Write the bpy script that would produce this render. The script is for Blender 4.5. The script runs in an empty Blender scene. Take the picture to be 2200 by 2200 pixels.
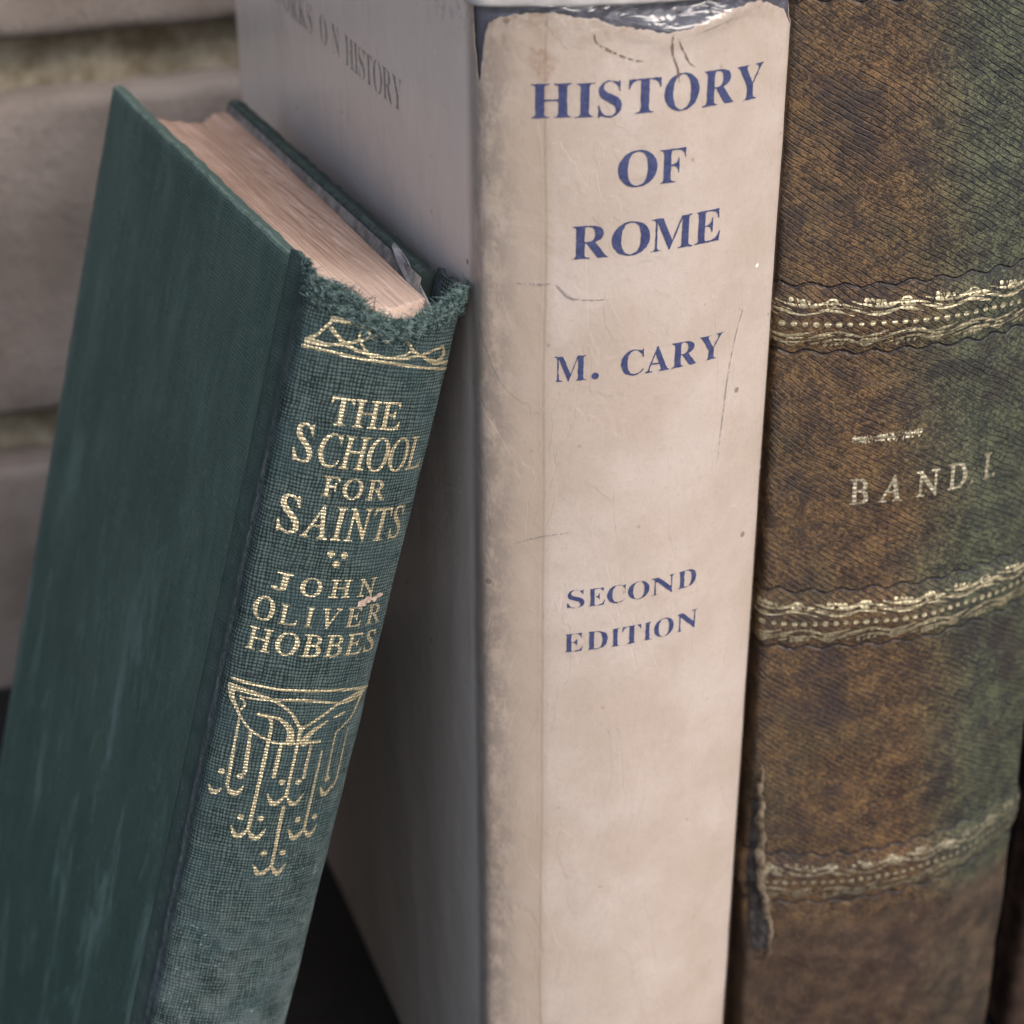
import bpy, json, math, random
import numpy as np
R_ = math.radians
# ======================= camera, sky, sun, exposure =======================
scene = bpy.context.scene
COL = scene.collection
camd = bpy.data.cameras.new('camera'); cam = bpy.data.objects.new('camera', camd); COL.objects.link(cam)
camd.sensor_width = 36.0; camd.lens = 36.0*3989.0/2200.0
camd.clip_start = 0.01; camd.clip_end = 50.0
_yaw, _pit, _rol = 0.35573, 0.48911, -0.00236
from mathutils import Matrix, Vector
_fw = Vector((math.sin(_yaw)*math.cos(_pit), math.cos(_yaw)*math.cos(_pit), -math.sin(_pit)))
_rt = Vector((math.cos(_yaw), -math.sin(_yaw), 0)); _up = _rt.cross(_fw)
_r2 = _rt*math.cos(_rol)+_up*math.sin(_rol); _u2 = _up*math.cos(_rol)-_rt*math.sin(_rol)
cam.matrix_world = Matrix(((_r2.x, _u2.x, -_fw.x, -0.089936), (_r2.y, _u2.y, -_fw.y, -0.256242),
                           (_r2.z, _u2.z, -_fw.z, 0.311939), (0, 0, 0, 1)))
camd.dof.use_dof = True; camd.dof.focus_distance = 0.303; camd.dof.aperture_fstop = 19.0
scene.camera = cam
SUN_EL, SUN_AZ = R_(47), R_(25)      # azimuth measured from -Y towards +X
world = bpy.data.worlds.new('World'); scene.world = world; world.use_nodes = True
wn = world.node_tree; bg = wn.nodes['Background']
sky = wn.nodes.new('ShaderNodeTexSky'); sky.sky_type = 'NISHITA'; sky.sun_disc = False
sky.sun_elevation = SUN_EL; sky.sun_rotation = math.pi-SUN_AZ
sky.air_density = 1.0; sky.dust_density = 4.0; sky.ozone_density = 1.0
wn.links.new(sky.outputs[0], bg.inputs[0]); bg.inputs[1].default_value = 0.15
sund = bpy.data.lights.new('sun', 'SUN'); sun = bpy.data.objects.new('sun', sund); COL.objects.link(sun)
sund.energy = 1.5; sund.angle = R_(34); sund.color = (1.0, 0.95, 0.90)
_sd = Vector((math.sin(SUN_AZ)*math.cos(SUN_EL), -math.cos(SUN_AZ)*math.cos(SUN_EL), math.sin(SUN_EL)))
sun.rotation_euler = _sd.to_track_quat('Z', 'Y').to_euler()
scene.view_settings.view_transform = 'Standard'; scene.view_settings.look = 'None'
scene.view_settings.exposure = 0.84; scene.view_settings.gamma = 1.0
scene.cycles.max_bounces = 8; scene.cycles.transparent_max_bounces = 12

# ---------- spine / board outlines and surfaces ----------
class Surf:
    """Outer skin of a bound book: outline in the x-y plane (fore-edge of the left
    board, round the spine, fore-edge of the right board) swept up z.
    u = distance along the outline from the middle of the spine, v = height."""
    def __init__(s, T, D, sag, rc, joint=0.0, jpos=0.007, disp=None, DR=None, splay=0.0):
        R = (T*T/4+sag*sag)/(2*sag); a = math.asin(T/2/R)
        pts = [(0, D)] + [(0, y) for y in np.linspace(D, 0.0, 400)[1:-1]]
        for t in np.linspace(-a, a, 241): pts.append((T/2+R*math.sin(t), -(R*math.cos(t)-R*math.cos(a))))
        pts += [(T, y) for y in np.linspace(0.0, DR or D, 400)[1:]]
        P = np.array(pts, float)
        rt = P[:, 0] >= T-1e-9; P[rt, 0] += splay*np.clip(P[rt, 1]-0.004, 0, None)
        S = np.r_[0, np.cumsum(np.hypot(*np.diff(P, axis=0).T))]
        n = int(S[-1]/0.0001); q = np.linspace(0, S[-1], n)
        P = np.c_[np.interp(q, S, P[:, 0]), np.interp(q, S, P[:, 1])]
        k = max(1, int(rc/0.0001)); w = np.hanning(2*k+3)[1:-1]; w /= w.sum()
        def smooth(P):
            Q = np.pad(P, ((k, k), (0, 0)), mode='reflect', reflect_type='odd')
            return np.c_[np.convolve(Q[:, 0], w, 'valid'), np.convolve(Q[:, 1], w, 'valid')]
        P = smooth(P)
        tn = np.gradient(P, axis=0); tn /= np.linalg.norm(tn, axis=1)[:, None]
        N = np.c_[tn[:, 1], -tn[:, 0]]
        if joint:
            for sd in (0, 1):
                yy = P[:, 1]; side = (P[:, 0] < T/2) if sd == 0 else (P[:, 0] > T/2)
                g = joint*np.exp(-((yy-jpos)/0.0022)**2)*side
                P = P - N*g[:, None]
            tn = np.gradient(P, axis=0); tn /= np.linalg.norm(tn, axis=1)[:, None]
            N = np.c_[tn[:, 1], -tn[:, 0]]
        # centre u on the apex of the spine
        S = np.r_[0, np.cumsum(np.hypot(*np.diff(P, axis=0).T))]
        mid = S[np.argmin(P[:, 1]+1e-3*abs(P[:, 0]-T/2))]
        s.u = S-mid; s.P = P; s.N = N; s.disp = disp; s.T = T; s.D = D
        s.u0 = s.u[0]; s.u1 = s.u[-1]
    def uy(s, y, side=-1):     # u at which the side board reaches depth y
        m = (s.P[:, 0] < s.T/2) if side < 0 else (s.P[:, 0] > s.T/2)
        i = np.where(m)[0]; return float(s.u[i[np.argmin(abs(s.P[i, 1]-y))]])
    def at(s, u, v, off=0.0):
        u = np.asarray(u, float); v = np.asarray(v, float)
        x = np.interp(u, s.u, s.P[:, 0]); y = np.interp(u, s.u, s.P[:, 1])
        nx = np.interp(u, s.u, s.N[:, 0]); ny = np.interp(u, s.u, s.N[:, 1])
        o = off + (s.disp(u, v) if s.disp else 0.0)
        return np.stack([x+nx*o, y+ny*o, v+0*u], -1)
def rotm(w):
    th = np.linalg.norm(w)+1e-12; k = np.array(w)/th
    K = np.array([[0, -k[2], k[1]], [k[2], 0, -k[0]], [-k[1], k[0], 0]])
    return np.eye(3)+np.sin(th)*K+(1-np.cos(th))*K@K
def band_disp(u, v):
    d = 0*u
    for vb in BANDS: d = d + 0.0008*np.exp(-((v-vb)/0.0046)**4)
    return d + 0.00025*np.sin(u*210+v*90)*np.sin(v*130-u*60)
BANDS = (0.0735, 0.1341, 0.1933, 0.2526)
# green book
G_T, G_D, G_H = 0.0262, 0.1215, 0.2126
G_POS = (-0.0833, -0.0035, 0.0071); G_ROT = (-0.0142, 0.2728, 0.0759)
# jacketed book
J_T, J_D, J_H = 0.052, 0.166, 0.2530
J_POS = (0, 0, 0); J_ROT = (0, 0, 0)
# leather book
L_T, L_D, L_H = 0.0621, 0.172, 0.288
L_POS = (0.0578, 0.002, 0.0004); L_ROT = (0, -0.021, 0)
SG = Surf(G_T, G_D, 0.0042, 0.0022, 0.0007, 0.0065, None, 0.1275, 0.032)
SJ = Surf(J_T, J_D, 0.0062, 0.0030)
SL = Surf(L_T, L_D, 0.0088, 0.0024, 0.0006, 0.007, band_disp)

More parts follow.
